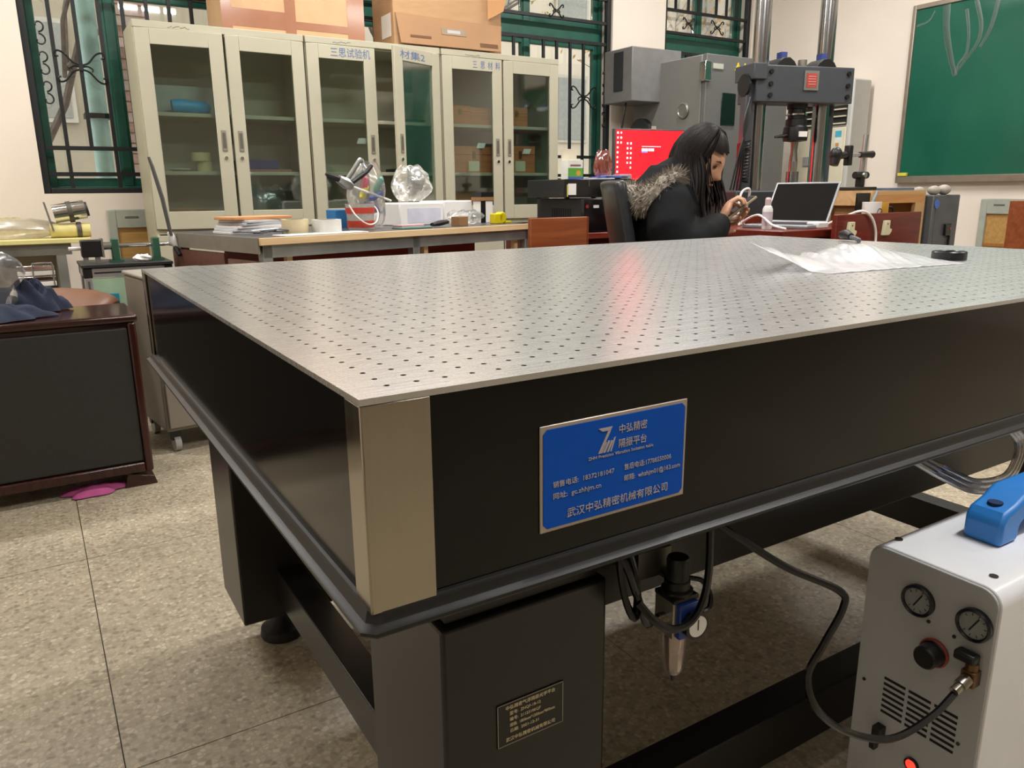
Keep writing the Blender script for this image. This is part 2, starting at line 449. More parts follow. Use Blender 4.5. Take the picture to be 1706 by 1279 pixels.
# ------------------------------------------------------------------ outside the windows
struct('ground', G().box(-12, 16, 4.85, 26, -1.3, -1.2), M('courtyard_paving', '8d8676', .9, var=.2, scale=2), smooth=0)
t = thing('drain_pipe', (.30, 5.32, -1.2), 'pale turquoise drain pipe outside the leftmost window', 'pipe')
obj('pipe', G().cyl((0, 0, 0), (.03, 0, 6.5), .055, n=14), M('turquoise_pipe', '9dbdb2', .5, var=.1), t)
obj('bracket', G().box(-.07, .08, -.07, .07, 2.62, 2.65), BLACKI, t)
t = thing('brick_pier', (.56, 5.45, -1.2), 'pinkish brick pier outside the leftmost window beside the cabinet', 'pillar')
obj('core', G().box(-.10, .10, -.11, .11, 0, 6.4), M('mortar', 'c9b2a4', .9), t)
BRK = [M('pink_brick_%d' % k, c, .85, var=.12, scale=30) for k, c in enumerate(('e2c3b8', 'd8b0a2', 'e6cfc6'))]
bme = []
for k in range(3):
    me = G().box(-.108, .108, -.118, -.05, 0, .055).mesh('brick'); me.materials.append(BRK[k]); bme.append(me)
for k in range(42):
    o = bpy.data.objects.new('brick', bme[k % 3 if k % 5 else 1]); COL.objects.link(o); o.parent = t; o.location = (random.uniform(-.004, .004), random.uniform(-.004, .004), 1.7 + k * .065)
def branchy(name, x, y, z0, h, seed, label, mat, lean=0, leafmat=None):
    rr = random.Random(seed); t = thing(name, (x, y, z0), label, 'tree')
    g = G(); tips = []
    def grow(p, d, L, r, lev):
        q = p + d * L; mid = p + d * L * .5 + Vector((rr.uniform(-1, 1), rr.uniform(-1, 1), 0)) * L * .06
        g.tube([p, mid, q], [r, r*.85, r*.7], 6)
        if lev == 0: tips.append(q); return
        for k in range(3 if lev > 1 else 4):
            nd = (d + Vector((rr.uniform(-.9, .9), rr.uniform(-.9, .9), rr.uniform(-.2, .6)))).normalized()
            grow(p + d * L * rr.uniform(.55, 1), nd, L * rr.uniform(.55, .75), r * .55, lev - 1)
    grow(Vector((0, 0, 0)), Vector((lean, 0, 1)).normalized(), h * .5, .07, 4)
    obj('trunk', g, mat, t)
    if leafmat:
        lg = G()
        for p in tips:
            for k in range(7):
                c = p + Vector([rr.gauss(0, .16) for _ in range(3)]); T = Euler([rr.uniform(0, 6) for _ in range(3)]).to_matrix()
                lg.add([c + T @ Vector(q) for q in ((-.045, 0, 0), (0, -.02, .01), (.05, 0, 0), (0, .02, .01))], [(0, 1, 2, 3)])
        tag(obj('leaves', lg, leafmat, t, smooth=0), kind='stuff')
BARK = M('bark', '5f5348', .9, var=.3, scale=14)
branchy('bare_tree', -.3, 8.4, -1.2, 5.0, 3, 'bare-branched tree seen through the leftmost window', BARK, .1, M('dry_leaf', '8f8560', .8, var=.3))
branchy('leafy_tree', 4.6, 9.6, -1.2, 7.0, 5, 'yellow-leafed tree seen through the middle window', BARK, .0, M('yellow_leaf', 'a8a05c', .8, var=.3))
branchy('thin_tree', 9.6, 8.4, -1.2, 5.0, 9, 'thin tree seen through the window above the grey chamber', BARK, .05, M('orange_leaf', 'b58a4a', .8, var=.3))
def far_building(name, x0, x1, y, h, wallmat, label, seed):
    t = thing(name, ((x0+x1)/2, y, -1.2), label, 'building'); W = x1 - x0
    obj('wall', G().box(-W/2, W/2, 0, 3, 0, h), wallmat, t, smooth=0)
    obj('cornice', G().box(-W/2 - .1, W/2 + .1, -.12, 0, h - .35, h - .05), M('stone_trim', 'b9b0a0', .8), t)
    n = int(W / 1.6)
    me = G().box(-.4, .4, -.06, -.005, 0, 1.3).mesh('window_surround'); me.materials.append(M('stone_trim', 'b9b0a0', .8))
    mp = G().box(-.34, .34, -.075, -.061, .06, 1.24).mesh('pane'); mp.materials.append(M('far_pane', '8f8d82', .3, var=.1))
    for r_ in range(int(h / 2.2)):
        for k in range(n):
            o = bpy.data.objects.new('window_surround', me); COL.objects.link(o); o.parent = t; o.location = (-W/2 + (k + .5) * W / n, 0, .9 + r_ * 2.2)
            p = bpy.data.objects.new('pane', mp); COL.objects.link(p); p.parent = o
far_building('brick_building', -6, 2.9, 12, 9, M('tan_render', 'a89b84', .9, var=.12, scale=1.5), 'tan building across the courtyard beyond the leftmost window', 1)
far_building('cream_building', 3.4, 15.8, 13, 9, M('cream_render', 'cdbfa9', .9, var=.08, scale=1.5), 'cream building across the courtyard beyond the middle window', 2)

# ================================================================== OPTICAL TABLE
def brushed():
    m = bpy.data.materials.new('brushed_table_steel'); m.use_nodes = True
    nt = m.node_tree; b = nt.nodes['Principled BSDF']; b.inputs['Metallic'].default_value = .85; b.inputs['Roughness'].default_value = .34
    tc = nt.nodes.new('ShaderNodeTexCoord'); mp = nt.nodes.new('ShaderNodeMapping'); mp.inputs['Scale'].default_value = (3, 220, 3)
    nt.links.new(tc.outputs['Object'], mp.inputs[0])
    nz = nt.nodes.new('ShaderNodeTexNoise'); nz.inputs['Scale'].default_value = 3; nz.inputs['Detail'].default_value = 4; nt.links.new(mp.outputs[0], nz.inputs['Vector'])
    rp = nt.nodes.new('ShaderNodeValToRGB'); rp.color_ramp.elements[0].color = lin('c6c6c6'); rp.color_ramp.elements[1].color = lin('dcdcdb'); nt.links.new(nz.outputs['Fac'], rp.inputs[0])
    nt.links.new(rp.outputs[0], b.inputs['Base Color'])
    mr = nt.nodes.new('ShaderNodeMapRange'); mr.inputs['To Min'].default_value = .23; mr.inputs['To Max'].default_value = .32
    nt.links.new(nz.outputs['Fac'], mr.inputs['Value']); nt.links.new(mr.outputs[0], b.inputs['Roughness'])
    return m
BRUSHED = brushed()
TW, TD = 1.8, 1.2
tbl = thing('optical_table', (0, 0, 0), 'large black vibration isolation table with a perforated stainless steel top', 'table')

def top_plate():
    NX, NY, P, hx, hy, r = 70, 46, .025, .0335, .029, .0026
    xs = [hx - P/2 + i*P for i in range(NX+1)]; ys = [hy - P/2 + j*P for j in range(NY+1)]
    g = G(); zt, zb = .8, .795
    vid = {}
    vs, fs = [], []
    def cv(i, j):
        if (i, j) not in vid: vid[(i, j)] = len(vs); vs.append((xs[i], ys[j], zt))
        return vid[(i, j)]
    oc = [(r*math.cos(R(22.5+45*k)), r*math.sin(R(22.5+45*k))) for k in range(8)]
    for j in range(NY):
        for i in range(NX):
            c = [cv(i, j), cv(i+1, j), cv(i+1, j+1), cv(i, j+1)]
            cx, cy = hx + i*P, hy + j*P; b = len(vs)
            vs += [(cx+a, cy+d, zt) for a, d in oc]; vs += [(cx+a, cy+d, zt-.012) for a, d in oc]
            o = lambda k: b + k % 8
            fs += [(c[2], o(1), o(0)), (c[3], o(3), o(2)), (c[0], o(5), o(4)), (c[1], o(7), o(6))]
            fs += [(c[2], c[3], o(2), o(1)), (c[3], c[0], o(4), o(3)), (c[0], c[1], o(6), o(5)), (c[1], c[2], o(0), o(7))]
            fs += [(b+k, b+(k+1) % 8, b+8+(k+1) % 8, b+8+k) for k in range(8)]
            fs.append(tuple(b+8+k for k in range(8)))
    g.v = vs; g.f = fs
    # border strips and rim
    xa, xb, ya, yb = xs[0], xs[-1], ys[0], ys[-1]
    bot = [cv(i, 0) for i in range(NX+1)]; top = [cv(i, NY) for i in range(NX+1)]; lef = [cv(0, j) for j in range(NY+1)]; rig = [cv(NX, j) for j in range(NY+1)]
    n = len(g.v); g.v += [(0, 0, zt), (TW, 0, zt), (TW, TD, zt), (0, TD, zt), (0, 0, zb), (TW, 0, zb), (TW, TD, zb), (0, TD, zb)]
    g.f += [tuple([n, n+1] + bot[::-1]), tuple([n+1, n+2] + rig[::-1]), tuple([n+2, n+3] + top), tuple([n+3, n] + lef)]
    g.f += [(n, n+4, n+5, n+1), (n+1, n+5, n+6, n+2), (n+2, n+6, n+7, n+3), (n+3, n+7, n+4, n)]
    me = bpy.data.meshes.new('top_plate'); me.from_pydata(g.v, [], g.f); me.update()
    me.materials.append(BRUSHED); me.materials.append(M('hole_bore_shade', '0b0b0b', .6))  # bores are the same steel; black colour stands in for the shade inside
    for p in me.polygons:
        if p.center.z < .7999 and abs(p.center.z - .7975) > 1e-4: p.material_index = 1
    return me
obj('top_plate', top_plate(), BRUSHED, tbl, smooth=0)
obj('slab_body', G().box(.004, TW-.004, .004, TD-.004, .627, .7945), BLACKP, tbl, bevel=.001)
obj('slab_core', G().box(.03, TW-.03, .03, TD-.03, .601, .627), BLACKPL, tbl)
# bottom flange with a rounded nose
def flange():
    prof = [(.005, .6315), (.001, .6305), (-.0015, .627), (-.0025, .6235), (-.004, .621), (-.0085, .6195), (-.0105, .618), (-.0108, .6155), (-.0095, .6135), (.006, .613)]   # (outwards = negative, z)
    g = G(); N = len(prof); ch = .009
    rings = []
    for d, z in prof:
        o = d
        rings.append([(o+ch, o, z), (TW-o-ch, o, z), (TW-o, o+ch, z), (TW-o, TD-o-ch, z), (TW-o-ch, TD-o, z), (o+ch, TD-o, z), (o, TD-o-ch, z), (o, o+ch, z)])
    vs = [p for r_ in rings for p in r_]
    fs = [(i*8+k, i*8+(k+1) % 8, (i+1)*8+(k+1) % 8, (i+1)*8+k) for i in range(N-1) for k in range(8)]
    return g.add(vs, fs)
obj('bottom_flange', flange(), M('black_satin_flange', '0e0e0f', .42, var=.1), tbl)
def corner_trim(sx, sy):
    X, Y = (0, TW)[sx], (0, TD)[sy]; dx, dy = (1, -1)[sx], (1, -1)[sy]
    poly = [(0, .001), (.001, 0), (.056, 0), (.056, .0035), (.0035, .0035), (.0035, .032), (0, .032)]
    return G().prism([(X + dx*a, Y + dy*b) for a, b in poly], .628, .7945)
for sx in (0, 1):
    for sy in (0, 1): obj('corner_trim', corner_trim(sx, sy), STEEL, tbl, bevel=.0006)
for sx in (0, 1):
    for sy in (0, 1):
        x0, y0 = (.082, TW-.272)[sx], (.05, TD-.238)[sy]
        leg = obj('leg', G().box(x0, x0+.19, y0, y0+.188, .095, .560), BLACKM, tbl, bevel=.004)
        obj('isolator', G().lathe([(.075, .560), (.085, .568), (.085, .604), (.08, .604)], (x0+.095, y0+.094, 0), 24), RUBBER, leg)
        obj('isolator_plate', G().box(x0+.008, x0+.182, y0+.008, y0+.18, .562, .600), BLACKPL, leg)
        obj('levelling_foot', G().lathe([(.043, 0), (.046, .006), (.044, .022), (.026, .034), (.018, .05), (.018, .095)], (x0+.095, y0+.094, 0), 24), RUBBER, leg)
for x in (.155, TW-.21): obj('cross_beam', G().box(x, x+.052, .238, TD-.238, .125, .200), BLACKM, tbl, bevel=.002)
for y in (.118, TD-.17): obj('long_beam', G().box(.272, TW-.272, y, y+.052, .120, .200), BLACKM, tbl, bevel=.002)
for y in (.105, TD-.165): obj('top_beam', G().box(.272, TW-.272, y, y+.06, .487, .600), BLACKM, tbl, bevel=.002)
# blue maker's plate on the front
PLB = M('blue_enamel', '0653bd', .5, var=.04, spec=.15); PLS = M('plate_silver', 'b9aea3', .35, .6, var=.04); PLT = M('plate_print', 'b9b1b4', .5, var=.0)
def maker_plate():
    p = obj('maker_plate', G().box(.157, .325, .0022, .004, .655, .752), PLS, tbl, bevel=.0008)
    x0, x1, z0, z1, c = .160, .322, .6585, .7485, .004
    f = obj('enamel_field', G().prism([(x0+c, z0), (x1-c, z0), (x1, z0+c), (x1, z1-c), (x1-c, z1), (x0+c, z1), (x0, z1-c), (x0, z0+c)], .0016, .0022, 'Y'), PLB, p, smooth=0)
    X, Z, W, H = .157, .655, .168, .097
    for k, u, v, w in (('p1', .165, .105, .70), ('p2', .075, .42, .40), ('p3', .075, .31, .31), ('p4', .545, .425, .34), ('p5', .545, .315, .41), ('p6', .30, .595, .45), ('p7', .50, .66, .195), ('p8', .50, .80, .195)):
        place_text(TX[k], (X + u*W, .0014, Z + v*H), PLT, p, width=w*W)
    g = G()
    lx, lz, s = X + .365*W, Z + .64*H, .0021
    for poly in ([(0, 11), (7.5, 11), (6.5, 9.5), (2.2, 9.5)], [(5.2, 9.4), (6.6, 9.4), (1.4, 0), (0, 0)], [(2.6, 0), (3.8, 0), (6.4, 4.8), (5.4, 5.2)], [(4.6, 0), (5.6, 0), (8, 4.6), (7.0, 5.0)], [(6.4, 0), (7.2, 0), (9.4, 6.2), (8.4, 5.6)], [(1.2, 0), (2.2, 0), (4.6, 4.4), (3.9, 4.9)]):
        g.prism([(lx + a*s, lz + b*s) for a, b in poly], .0012, .0016, 'Y')
    obj('emblem', g, PLT, p, smooth=0)
maker_plate()
def data_plate():
    yF = .05
    p = obj('data_plate', G().box(.138, .2165, yF-.0012, yF, .4135, .4615), M('data_plate_black', '15120f', .35, var=.05), tbl)
    p['label'] = 'small black data plate with cream lettering'
    CR = M('cream_print', 'eee2ba', .5, var=0.)
    a, b, c, d, w = .1385, .216, .414, .461, .0006
    obj('border_line', G().box(a, b, yF-.0015, yF-.0012, c, c+w).box(a, b, yF-.0015, yF-.0012, d-w, d).box(a, a+w, yF-.0015, yF-.0012, c, d).box(b-w, b, yF-.0015, yF-.0012, c, d), PLS, p, smooth=0)
    for k, u, v, wd in (('s1', .12, .84, .74), ('s2', .18, .70, .46), ('s3', .18, .56, .46), ('s4', .18, .425, .68), ('s5', .18, .29, .42), ('s6', .12, .10, .74)):
        place_text(TX[k], (.138 + u*.0785, yF-.0015, .4135 + v*.048), CR, p, width=wd*.0785)
data_plate()

# ------------------------------------------------------------------ air regulator hanging from the table, hoses
t = thing('air_regulator', (.360, .040, .447), 'black and blue air filter regulator with clear bowl hanging under the table edge', 'regulator', rz=R(-3)); t.scale = (.68, .68, .68)
obj('mounting_bracket', G().box(-.055, .012, .03, .095, .128, .175).box(-.012, .012, .0, .05, .128, .134), M('dark_zinc', '6a6660', .4, .8), t, bevel=.001)
obj('body', G().box(-.024, .024, -.022, .024, .042, .108), M('brushed_grey_body', 'a19c90', .35, .7), t, bevel=.002)
obj('bonnet', G().lathe([(.026, .108), (.026, .117), (.021, .12), (.021, .132), (.0185, .134), (.0185, .166), (.0165, .171), (0, .172)], (0, 0, 0), 12), BLACKPL, t)
obj('bonnet_flange', G().box(-.025, .025, -.025, .025, .104, .112), BLACKPL, t, bevel=.002)
fp = obj('front_cover', G().box(-.019, .021, -.032, -.022, .045, .104), M('royal_blue_plastic', '1c3c8e', .35), t, bevel=.002)
ga = obj('gauge', G().prism([(math.cos(R(45*k+22.5))*.024 + .006, .070 + math.sin(R(45*k+22.5))*.024) for k in range(8)], -.045, -.032, 'Y'), BLACKPL, t, bevel=.001)
obj('dial', G().cyl((.006, -.0458, .070), (.006, -.045, .070), .0175, n=24), WHITEP, ga)
obj('needle', G().box(.005, .007, -.0463, -.0458, .064, .082), BLACKPL, ga)
obj('bowl', G().lathe([(.019, .042), (.0195, .036), (.0175, -.002), (.0165, -.026), (.012, -.034), (.006, -.036), (.005, -.036), (.011, -.032), (.0155, -.025), (.0165, -.002), (.0185, .036), (.018, .042)], (0, 0, 0), 24, cap=False), clear('polycarbonate', 'f0e8e4', .10, .08, .10, 'e8d8d0'), t)
obj('filter_element', G().lathe([(.011, .042), (.011, .012), (.008, .008), (.008, .0), (0, 0)], (0, 0, 0), 16), M('filter_white', 'd9d4c8', .7), t)
obj('drain', G().lathe([(.003, -.05), (.004, -.046), (.005, -.036), (.0, -.03)], (0, 0, 0), 12), BLACKPL, t)
obj('inlet_fitting', G().cyl((-.024, 0, .072), (-.036, 0, .072), .009, n=12).cyl((-.036, 0, .072), (-.044, 0, .072), .0065, n=12), M('brass_nickel', 'a8a090', .25, 1.), t)
def hose(name, pts, r, mat, label, n=8, sm=8, cat='hose'): return tag(obj(name, G().tube(smooth_path(pts, sm), r, n), mat), label, cat)
HOSE = M('black_hose', '0c0c0d', .22, var=.1)
hose('air_hose', [(.270, .07, .606), (.278, .035, .585), (.292, .028, .545), (.310, .032, .505), (.326, .040, .4965)], .0042, HOSE, 'short black hose curving from under the table into the regulator fitting')
hose('air_hose', [(.286, .018, .542), (.298, .006, .524), (.318, .0, .511), (.342, .0, .512), (.356, -.002, .532), (.362, -.002, .565), (.367, .004, .612)], .0042, HOSE, 'black hose looping in front of the regulator up to the table edge')
hose('air_hose', [(.385, .050, .527), (.400, .042, .522), (.405, .034, .508), (.398, .028, .497), (.386, .026, .495)], .003, HOSE, 'tiny black hose loop behind the regulator gauge')
# coil beside the near leg
g = G()
for k in range(5):
    cx, cz = .2835 + k*.0048, .560 - k*.003
    pts = [(cx + .010*math.cos(a), .030 + k*.006 + .010*math.sin(a), cz + .036*math.sin(a) - .004*math.cos(a)) for a in [2*math.pi*i/20 for i in range(20)]]
    g.tube(pts, .0036, 8, closed=True)
tag(obj('coiled_hose', g, HOSE), 'bundled coil of black hose hanging beside the near table leg', 'hose')
hose('air_hose', [(.375, .004, .612), (.40, -.008, .592), (.45, -.03, .555), (.505, -.055, .524), (.508, -.06, .505), (.48, -.06, .47), (.458, -.06, .44), (.463, -.07, .405), (.505, -.08, .365), (.56, -.10, .345), (.615, -.112, .358), (.662, -.114, .376)], .0042, HOSE, 'long black air hose running from the table edge to the white compressor')
CLR = clear('clear_tubing', 'd5d2cc', .16, .08, .22, 'd8d4cc')
for k, (off, lab) in enumerate(((0, 'outermost loop of clear tubing hanging by the blue handle'), (.008, 'middle loop of clear tubing hanging by the blue handle'), (.016, 'innermost loop of clear tubing hanging by the blue handle'))):
    hose('clear_tube', [(.775 + off, .07, .602), (.81 + off, .045, .575 + off*.3), (.855 + off, .032, .549 + off*.5), (.93, .028, .516 + off), (1.005 - off*.3, .026, .508 + off), (1.05 - off, .028, .532 + off*.5), (1.06 - off*1.2, .032, .57), (1.025 - off*1.2, .045, .604)], .0042, CLR, lab, cat='tube')

# ------------------------------------------------------------------ white compressor
def compressor():
    x0, x1, y0, y1, H = .70, 1.16, -.131, .034, .497
    t = thing('air_compressor', ((x0+x1)/2, (y0+y1)/2, 0), 'white boxy air compressor with two dials and a blue carrying handle', 'compressor')
    ox, oy = (x0+x1)/2, (y0+y1)/2
    WH = M('white_enamel', 'e4e6ea', .28, var=.02); PAN = M('compressor_front_shaded', 'acafb3', .45, var=.04, scale=6)  # front is a greyer copy of the white, its shading put into the colour
    hw, L = (y1-y0)/2, (x1-x0)/2; rr = .022
    def outline(hw, z0, z1, r):
        p = [(-hw, z0), (hw, z0)]
        p += [(hw - r + r*math.cos(R(a)), z1 - r + r*math.sin(R(a))) for a in range(0, 91, 15)]
        p += [(-hw + r - r*math.sin(R(a)), z1 - r + r*math.cos(R(a))) for a in range(0, 91, 15)]
        return p
    obj('housing', G().prism(outline(hw, .03, H, rr), -L, L, 'X'), WH, t, bevel=.0015)
    fr = obj('front_panel', G().prism(outline(hw-.002, .032, H-.002, rr-.001), -L-.004, -L, 'X'), PAN, t, bevel=.001)
    xf = -L - .004
    def yy(w): return w - oy
    for s in (-1, 1):
        for xx in (-L+.05, L-.05): obj('foot', G().cyl((xx, s*.055, 0), (xx, s*.055, .03), .014, n=12), RUBBER, t)
    DIAL = M('gauge_face', '8c908f', .3, var=.05); RIM = M('gauge_rim', '15171f', .3)
    for wy, wz in ((-.039, .446), (-.107, .447)):
        gg = obj('gauge', G().lathe([(.0165, 0), (.0205, 0), (.0205, .006), (.0185, .008), (.0165, .006)], (0, 0, 0), 32, T=Matrix.Rotation(R(-90), 3, 'Y'), cap=False), RIM, t)
        gg.location = (xf, yy(wy), wz)
        obj('dial_face', G().cyl((0, 0, 0), (-.004, 0, 0), .0168, n=28), DIAL, gg)
        obj('needle', G().box(-.0046, -.004, -.0009, .0009, -.009, .011, Matrix.Rotation(R(28), 4, 'X')), BLACKPL, gg)
        for k in range(9):
            a = R(-45 + 270*k/8)
            obj('tick_mark', G().box(-.0044, -.004, -.0004, .0004, .0118, .0150, Matrix.Rotation(a, 4, 'X')), BLACKPL, gg)
    kn = obj('pressure_knob', G().lathe([(.0165, 0), (.0165, .004), (.015, .006), (.0145, .022), (.0125, .0245), (0, .0245)], (0, 0, 0), 20, T=Matrix.Rotation(R(-90), 3, 'Y')), BLACKPL, t); kn.location = (xf, yy(-.066), .3875)
    obj('knob_collar', G().lathe([(.018, 0), (.0185, .003), (.0165, .005), (.0165, 0)], (0, 0, 0), 20, T=Matrix.Rotation(R(-90), 3, 'Y'), cap=False), M('red_collar', '8a3a30', .5), kn)
    va = obj('outlet_valve', G().box(-.016, 0, -.008, .008, -.010, .010).cyl((-.008, 0, .006), (-.008, 0, .020), .007, n=12), M('dark_brass', '6e5337', .35, .7), t, bevel=.001); va.location = (xf, yy(-.114), .384)
    obj('valve_lever', G().box(-.020, -.004, -.007, .018, .020, .032), BLACKPL, va, bevel=.003)
    obj('hose_connector', G().cyl((-.016, .0, 0), (-.030, .0, -.004), .0075, n=12).cyl((-.030, 0, -.004), (-.042, 0, -.007), .0055, n=12), M('steel_nut', 'a7a298', .3, 1.), va)
    # louvre slots in three columns
    slot = M('slot_black', '070707', .8)
    for c in range(3):
        for r_ in range(7):
            wy = -.022 - c*.0335; wz = .318 - r_*.0082 + 0*c
            obj('vent_slot', G().box(xf-.0006, xf+.002, yy(wy)-.0145, yy(wy)+.0145, wz-.0018, wz+.0018), slot, fr, smooth=0)
    lt = obj('latch', G().box(-.014, 0, -.006, .006, -.010, .012).box(-.020, -.010, -.004, .004, -.018, -.004), BLACKPL, t, bevel=.001); lt.location = (xf, yy(-.012), .238)
    sw = obj('power_switch', G().lathe([(.0095, 0), (.0095, .003), (.0075, .004), (.0070, .003), (.007, 0)], (0, 0, 0), 20, T=Matrix.Rotation(R(-90), 3, 'Y'), cap=False), RIM, t); sw.location = (xf, yy(-.057), .219)
    obj('switch_light', G().sph((-.002, 0, 0), (.004, .0072, .0072), 14, 8), M('red_lit_switch', 'ff2a1c', .3, emit=3.), sw)
    for wy, wz in ((-.054, .424), (-.088, .440), (-.086, .420), (-.108, .285), (.020, .30)): obj('screw', G().cyl((xf, yy(wy), wz), (xf-.0015, yy(wy), wz), .0023, n=8), M('dark_screw', '4a463f', .4, .8), t)
    for wx, wy in ((-L+.03, .064), (-L+.03, -.055)): obj('top_screw', G().cyl((wx, wy, H-.001), (wx, wy, H+.0015), .005, n=10), M('dark_screw', '4a463f', .4, .8), t)
    # blue handle along the top
    BL = M('blue_handle', '2c7fd2', .42, var=.05)
    zz = [(-.105, 0), (-.105, .03), (-.095, .041), (-.07, .047), (-.045, .058), (.045, .058), (.07, .047), (.095, .041), (.105, .03), (.105, 0), (.06, 0), (.058, .018), (.04, .030), (-.04, .030), (-.058, .018), (-.06, 0)]
    h = obj('handle', G().prism([(a - .015, H + b*1.08) for a, b in zz], -.021, .027, 'Y'), BL, t, bevel=.006, segs=3)
    for a in (-.08, .08): obj('handle_hole', G().cyl((a - .015, .003, H + .040), (a - .015, .003, H + .0505), .009, n=16), M('hole_shadow', '0b2a55', .8), h)
compressor()

# ------------------------------------------------------------------ things on the optical table
def crumpled_sheet():
    rr = random.Random(4)
    A, B, C_, D = Vector((.995, .50, .8012)), Vector((.975, .335, .8012)), Vector((1.335, .295, .8012)), Vector((1.50, .60, .8012))
    tip = Vector((.908, .450, .850)) - A
    ph = [(rr.uniform(8, 26), rr.uniform(8, 26), rr.uniform(0, 6)) for _ in range(5)]
    def fn(u, v):
        p = A.lerp(D, u).lerp(B.lerp(C_, u), v)          # v=1 near edge
        ridge = math.exp(-((v - .35) / .30) ** 2) * math.exp(-((u - .55) / .30) ** 2) * .030
        w = sum(math.sin(a*u*2.4 + b*v*.5 + c) for a, b, c in ph) / 5
        fall = min(1, 4*u*(1-u) + .2) * (1 - v*.8)
        z = ridge + abs(w) * .014 * fall
        k = max(0, 1 - u/.24) * max(0, 1 - v/.75)
        p = p + tip * k
        return (p.x, p.y, p.z + max(0, z))
    o = obj('plastic_sheet', G().grid(fn, 56, 40), clear('milky_film', 'f4f4f6', .10, .25, .62, 'f2f2f4'), smooth=25)
    s = o.modifiers.new('thickness', 'SOLIDIFY'); s.thickness = .0006
    tag(o, 'crumpled translucent white plastic sheet lying on the steel table top', 'plastic sheet')
crumpled_sheet()
t = thing('lens_cap', (1.408, .372, .8), 'round black lens ring lying flat at the right of the plastic sheet', 'lens')
obj('ring', G().lathe([(.026, 0), (.032, .0), (.0325, .002), (.0325, .015), (.031, .017), (.028, .017), (.026, .015)], (0, 0, 0), 40, cap=False), M('lens_black', '14171c', .3), t)
obj('glass', G().lathe([(0, .004), (.027, .004), (.027, .013), (0, .0145)], (0, 0, 0), 32, cap=False), M('lens_grey', '7d8788', .12, .3), t)
t = thing('cable_plug', (1.90, .95, .8), 'black cable plug resting on the far edge of the steel table', 'plug', rz=R(-122))
t.location = (1.745, .84, .8)
obj('plug_body', G().tube([(-.05, 0, .016), (-.02, 0, .018), (.012, 0, .014)], [.011, .014, .009], 12), BLACKPL, t)
obj('cable', G().tube(smooth_path([(.01, 0, .013), (.05, .004, .008), (.085, -.01, .0065)], 6), .006, 8), M('grey_cable', '55585a', .5), t)

# ================================================================== STEEL CABINETS
BLUEINK = M('blue_marker', '5c72a0', .7, var=0.); GREYINK = M('grey_scribble', '77736a', .7, var=0.)
CABIN = M('cabinet_inside', 'c3bfae', .5, var=.04)
def cabinet(x0, w, label, openL=0., openR=0., ink=(), rz=0.):
    t = thing('glass_door_cabinet', (x0 + w/2, 4.045, 0), label, 'cabinet', group='cream steel glass-door cabinets along the window wall', rz=rz)
    h, H, D = w/2, 1.8, .38; s = .018
    body = obj('carcass', G().box(-h, -h+s, .02, D, .05, H).box(h-s, h, .02, D, .05, H).box(-h+s, h-s, D-.012, D, .05, H).box(-h+s, h-s, .02, D-.012, H-.045, H)
               .box(-h+s, h-s, .02, D-.012, .05, .07).box(-h+s, h-s, .02, D-.012, .735, .765).box(-h+.02, h-.02, .04, D-.02, 0, .05), CREAM, t, bevel=.002)
    for z in (1.065, 1.365): obj('shelf', G().box(-h+s, h-s, .035, D-.012, z-.02, z), CREAM, t, bevel=.002)
    obj('top_rim', G().box(-h, h, 0, .02, H-.035, H), CREAM, t, bevel=.002)
    zb, zt = .765, H-.037
    for sd, ang in ((-1, openL), (1, openR)):
        d = bpy.data.objects.new('door', None)
        W = h - .006
        # door built from hinge at 0 towards +x (left door) or -x (right door)
        k = -sd
        st, tr = .072, .075
        def bx(g, a, b, y0, y1, z0, z1): return g.box(min(a*k, b*k), max(a*k, b*k), y0, y1, z0, z1)
        g = G(); bx(g, .003, st, 0, .02, zb, zt); bx(g, W-st, W-.001, 0, .02, zb, zt); bx(g, st, W-st, 0, .02, zt-tr, zt); bx(g, st, W-st, 0, .02, zb, zb+.09)
        door = obj('door', g, CREAM, t, bevel=.002)
        door.location = (sd*h, 0, 0); door.rotation_euler = (0, 0, ang * -sd * -1 if sd > 0 else -ang)
        obj('pane', bx(G(), st, W-st, .008, .012, zb+.09, zt-tr), CGLASS, door, smooth=0)
        hd = obj('handle', bx(G(), W-.052, W-.026, -.004, 0, 1.17, 1.28), M('handle_dark', '8f8a78', .45, .3), door, bevel=.002)
        obj('handle_recess', bx(G(), W-.047, W-.031, -.0046, -.004, 1.185, 1.265), M('recess_grey', '5b584d', .6), hd)
        obj('lock', G().cyl((k*(W-.036), -.006, 1.135), (k*(W-.036), 0, 1.135), .009, n=12), CHROME, door)
        g = G(); bx(g, .003, W-.001, 0, .02, .06, zb-.035)
        obj('lower_door', g, CREAM, t, bevel=.002).location = (sd*h, 0, 0)
        for key, u, z, wd in ink:
            if (u < 0) == (sd < 0): place_text(TX[key], ((abs(u)*W if sd < 0 else -W + abs(u)*W), -.0008, z), BLUEINK, door, width=wd)
    # pencil scribble along the rim
    g = G()
    for k in range(9): g.tube([(-h*.62 + k*.012, -.0006, H-.022 + random.uniform(-.006, .006)), (-h*.62 + k*.012 + .010, -.0006, H-.022 + random.uniform(-.006, .006))], .0012, 4)
    obj('scribble', g, GREYINK, t, smooth=0)
    return t
cabinet(.407, .868, 'cream glass-door cabinet nearest the leftmost window, holding a blue roll', .05, .03)
cabinet(1.285, .838, 'cream glass-door cabinet in the middle with its right door ajar', 0, R(24), (('c1', -.34, 1.705, .24), ('c2', .12, 1.705, .22)))
cabinet(2.135, .882, 'cream glass-door cabinet on the right holding wooden boxes', 0, 0, (('c3', -.5, 1.705, .20),))

